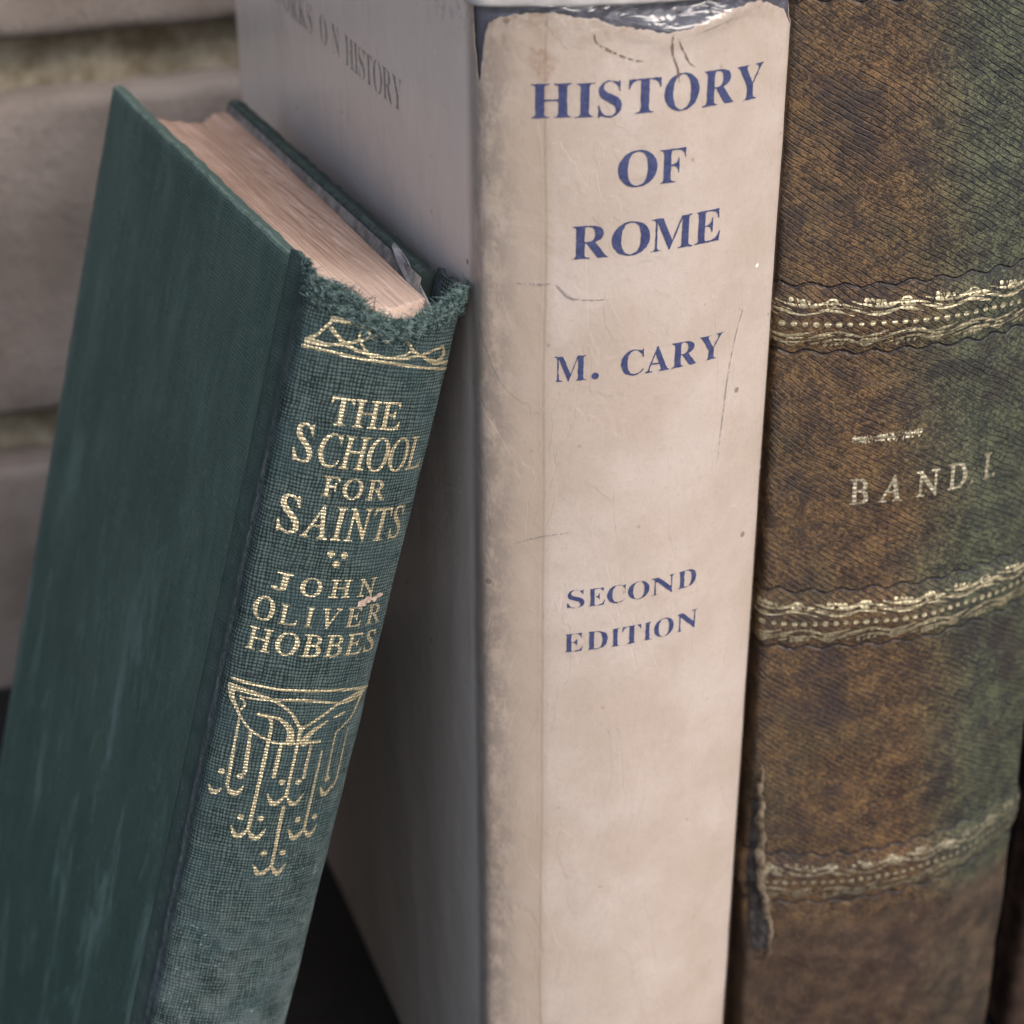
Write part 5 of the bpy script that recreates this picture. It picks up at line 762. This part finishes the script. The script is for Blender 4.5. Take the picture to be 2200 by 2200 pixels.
for pts, w in (([(-21.5, 207.9), (-17.2, 207.6), (-15.3, 207.5), (-12.9, 205.2), (-10.5, 204.7), (-6.5, 204.5)], [.18, .35, .3, .45, .25, .12]), ([(18.0, 198.6), (18.8, 198.0), (18.2, 196.4), (16.6, 189.5), (15.6, 180), (14.9, 171)], [.2, .2, .15, .3, .22, .1]),
               ([(-22, 161.6), (-17, 163.0), (-12, 163.4)], [.12, .28, .12])):
    T = fld(-24, 21, min(q[1] for q in pts)-1, max(q[1] for q in pts)+1, .10); T.stroke(pts, w); T.build('scuff_line', SJP, PENCIL, pjk, 0.00008, .05, 6, .5)
# clear film over the jacket, bulging and creased along the head
U = np.r_[np.arange(-192.4, -40, 4), np.arange(-40, 40, .8), np.arange(40, 192.5, 4)]/1000; V = np.r_[np.arange(0, 230, 4), np.arange(230, 253.6, .5)]/1000
UU, VV = np.meshgrid(U, V); um, vm = UU*1000, VV*1000
def hump(x, a, b, c): return np.where(x < b, np.clip((x-a)/(b-a), 0, 1)**2*(3-2*np.clip((x-a)/(b-a), 0, 1)), 1-np.clip((x-b)/(c-b), 0, 1)**2*(3-2*np.clip((x-b)/(c-b), 0, 1)))
lipv = np.interp(um, JT_U[5:-5], JT_V[5:-5])
bul = hump(vm, lipv-1.8, lipv+0.5, lipv+3.3)*(np.exp(-((um-8)/10)**4)+.35*np.exp(-((um+14)/8)**4))
off = 0.00045+0.00022*fbm(um, vm*.3, 61, 26, 3)*np.clip((abs(um)-22)/10, 0.15, 1)+0.0023*bul*(1+.25*fbm(um, vm, 62, 4.0, 2))+0.00018*np.clip((vm-243)/3, 0, 1)*fbm(um, vm, 63, 5.5, 2)*(abs(um) < 30)
off = np.maximum(off, 0.0003)-0.0012*np.clip((vm-251.4)/2.1, 0, 1)**2*(abs(um) < 26)
off = np.maximum(off, 0.00022)
mesh('clear_film', SJ.at(UU, VV, off).reshape(-1, 3), gridfaces(len(U), len(V)), FILM, jb, np.c_[um.ravel(), vm.ravel()])

U = np.arange(-31, 31, .5); FV = np.interp(U, [-31, -28, -18, -4, 8, 18, 26, 31], [250.6, 250.5, 250.5, 250.4, 250.0, 249.6, 249.2, 249.2])+.10*fbm(U, U*0, 87, 5.0, 3)
TT = np.linspace(0, 1, 9); UU, T8 = np.meshgrid(U, TT); vm = FV[None, :]*(1-T8)+253.5*T8
off = 0.00085+0.00025*np.sin(T8*math.pi)+0.00006*fbm(UU, vm, 88, 3.0, 2)
Vf = np.r_[SJ.at(UU/1000, vm/1000, off).reshape(-1, 3), SJ.at(UU/1000, vm/1000, off-.00015).reshape(-1, 3)]; nn = UU.size
mesh('folded_head_strip', Vf, np.r_[gridfaces(len(U), 9), gridfaces(len(U), 9, nn, True), np.c_[np.arange(len(U)-1)+nn, np.arange(1, len(U))+nn, np.arange(1, len(U)), np.arange(len(U)-1)]], m_plain('frosted paper-backed film edge', (0.34, 0.325, 0.315), 0.3, (0.46, 0.44, 0.425), 0.2, spec=0.6), jb)

# ======================= leather book =======================
lb = empty('leather_book', L_POS, L_ROT)
tag(lb, 'thick brown and olive leather book with raised bands and gilt tooling', 'book')
JL, JR2 = SL.uy(0.008, -1), SL.uy(0.008, 1)
U = axis(JL, JR2, .0005); V = axis(0, L_H, .0006); UU, VV = np.meshgrid(U, V); um, vm = UU*1000, VV*1000
tear = np.exp(-((um+32.2)/1.9)**4)*np.exp(-((vm-74.0)/19.5)**6)
dd = 0.00010*fbm(um, vm, 71, 5.0, 3)-0.0011*tear
A = SL.at(UU, VV, dd).reshape(-1, 3); n = len(A); B = SL.at(UU, VV, -.002).reshape(-1, 3); nu, nv = len(U), len(V)
rimi = list(range(nu))+[k*nu+nu-1 for k in range(1, nv)]+[(nv-1)*nu+k for k in range(nu-2, -1, -1)]+[k*nu for k in range(nv-2, 0, -1)]; m = len(rimi)
lsp = mesh('leather_spine', np.r_[A, B[rimi]], gridfaces(nu, nv).tolist()+[(rimi[(k+1) % m], rimi[k], n+k, n+(k+1) % m) for k in range(m)], LEATH, lb, np.r_[np.c_[um.ravel(), vm.ravel()], np.c_[um.ravel(), vm.ravel()][rimi]])
board_shell('front_board', SL, JR2, SL.u1, 0, L_H, .004, .0008, BROWN, lb, .004, 0, (0, 1)); board_shell('back_board', SL, SL.u0, JL, 0, L_H, .004, .0008, BROWN, lb, .004, 0, (1, 0))
page_block('page_block', lb, CREAM, lambda y: .0046+0*y, lambda y: L_T-.0046+0*y, lambda t: .006-.008*np.sin(math.pi*t), lambda t: .166-.004*np.sin(math.pi*t), lambda t, s: L_H-.004+0*t, .003, 41, .0002)
class Dz:
    def __init__(s, S): s.S = S
    def at(s, u, v, off=0.0): return s.S.at(u, v, off+0.00010*fbm(u*1000, v*1000, 71, 5.0, 3))
SLD = Dz(SL)
for k, vb in enumerate(BANDS):
    c = vb*1000-.6; T = fld(-34, 34, c-5.4, c+5.6, .10); ph = k*2.7-16.4
    worn = 1.0 if k != 0 else .8
    x = -33.0+(k*0.7) % 1.8
    while x < 33: T.dot(x, c-.2+.12*math.sin(x*.3), .46+.06*random.random()); x += 1.86
    for q in range(-4, 5):
        x0 = ph+16.4+q*12.4
        for sg, sh_, yc in ((1, 0, c+2.55), (-1, 6.0, c-2.75)):
            a = x0+sh_
            T.stroke([(a-7, yc+.8*sg), (a-3.4, yc+.9*sg), (a, yc-.1*sg), (a+3.2, yc-.95*sg), (a+6.4, yc-.4*sg), (a+9, yc+.7*sg)], [.25, .6, .9, .75, .5, .2])
            T.stroke([(a-1, yc+1.35*sg), (a+2.2, yc+.55*sg), (a+5.2, yc+.45*sg), (a+7.5, yc+1.3*sg)], [.2, .55, .7, .3])
            T.stroke([(a-5.6, yc-.2*sg), (a-3.0, yc-.5*sg), (a-.6, yc-1.2*sg)], [.2, .55, .2]); T.stroke([(a-5.0, yc+.35*sg), (a-2.4, yc+.1*sg)], [.15, .3])
            for z_ in range(4): T.dot(a+1.4+z_*.95, yc+1.5*sg-.16*z_*sg, .42)
            th = np.linspace(0, 2*math.pi*.85, 9); T.stroke([(a-4.2+.95*math.cos(t_), yc+.9*sg+.75*math.sin(t_)*sg) for t_ in th], .34)
    for q in range(-3, 4):
        for sg, sh_, yc in ((1, 0, c+2.55), (-1, 6.0, c-2.75)):
            a = ph+16.4+q*12.4+sh_
            T.cut([(a-4, yc+.8*sg), (a, yc+.05*sg), (a+3.2, yc-.8*sg), (a+6, yc-.35*sg)], [.1, .22, .2, .1]); T.cut([(a+2.4, yc+.6*sg), (a+5.6, yc+.62*sg)], [.1, .22, .1])
            for z_ in range(5): T.cut([(a-3+z_*1.7, yc+1.6*sg), (a-2.3+z_*1.7, yc+.1*sg)], [.2, .12])
    if k == 0: T.F[:, T.U < -30.2] = -1.0
    T.build('gilt_band', SLD, GOLDF if k == 0 else GOLDL, lsp, 0.00006, (.22 if k == 0 else .10)*worn, 80+k, 1.1)
T = fld(-20, 13, 156, 172.5, .08)
for ch, a, b, y0 in (('B', -18.3, -15.0, 157.6), ('A', -13.0, -8.7, 157.7), ('N', -6.1, -1.8, 157.9), ('D', .1, 4.0, 158.3), ('.', 4.9, 5.7, 158.3), ('.', 10.3, 11.0, 158.4)): T.glyph(ch, a, b, y0, y0+5.0, 'r', .10)
T.glyph('I', 8.0, 9.7, 158.4, 163.4, 'r', .10)
T.build('volume_lettering', SLD, GOLDD, lsp, 0.00006, .06, 91, .6)
T = fld(-19.5, -5.5, 168.5, 172.5, .08)
for q in range(11):
    x = -18.2+q*1.15; T.stroke([(x-.4, 169.7), (x, 171.2), (x+.35, 169.9), (x+.7, 171.1)], .26)
T.build('worn_lettering', SLD, GOLDD, lsp, 0.00006, .22, 92, .7)
# split joint: pale torn lip of leather and the grey board showing behind it
lip = []; NP = 46
for i in range(NP):
    t = i/(NP-1); v = 101-50*t
    uc = np.interp(t, [0, .25, .55, .8, .93, 1], [-31.3, -30.9, -30.2, -28.0, -27.6, -30.2]); w_ = (.30+.55*math.sin(math.pi*t)+.16*math.sin(i*1.7)+.12*math.sin(i*.63))*min(1, 8*(1-t)+.2, 8*t+.2); uc += .25*math.sin(i*.9)+.12*math.sin(i*2.9)
    for a in range(5):
        s_ = a/4; lip.append(SL.at((uc-w_+2*w_*s_)/1000, v/1000, 0.00015+0.0007*math.sin(math.pi*(.15+.7*s_))+.0001*math.sin(i*2.3+a)))
mesh('torn_lip', lip, gridfaces(5, NP, 0, True), TAN, lb)
T = fld(-35, -27, 52, 94, .3)
T.stroke([(-32.2, 91), (-32.3, 84), (-31.6, 75), (-30.8, 66), (-29.9, 58.5), (-30.2, 55.5)], [1.4, 2.8, 3.4, 4.0, 4.2, 2.4]); T.build('exposed_board', Off(SL, lambda u, v: -0.0011*np.exp(-((u+32.2)/1.9)**4)*np.exp(-((v-74.0)/19.5)**6)+0.00010*fbm(u, v, 71, 5.0, 3), 0.0001), GREYB, lb, 0.00015, .3, 93, 1.5)

# ======================= fourth book, only its edge in view =======================
S4 = Surf(0.036, 0.15, 0.005, 0.002, 0.0005, 0.006)
b4 = empty('brown_book', (0.1303, 0.008, 0.0), (0, 0.015, 0))
tag(b4, 'dark brown book at the right edge beside the thick leather book', 'book')
a4, c4 = S4.uy(.008, -1), S4.uy(.008, 1)
board_shell('spine', S4, a4, c4, 0, .150, .0015, .0006, BROWN, b4, .0015, .0001, (0, 0), 51)
board_shell('back_board', S4, S4.u0, a4, 0, .150, .003, .0007, SHADEB, b4, .004, 0, (1, 0), 52); board_shell('front_board', S4, c4, S4.u1, 0, .150, .003, .0007, BROWN, b4, .004, 0, (0, 1), 53)
page_block('page_block', b4, CREAM, lambda y: .0036+0*y, lambda y: .0324+0*y, lambda t: .005-.005*np.sin(math.pi*t), lambda t: .145+0*t, lambda t, s: .147+0*t, .003, 55, .0002)
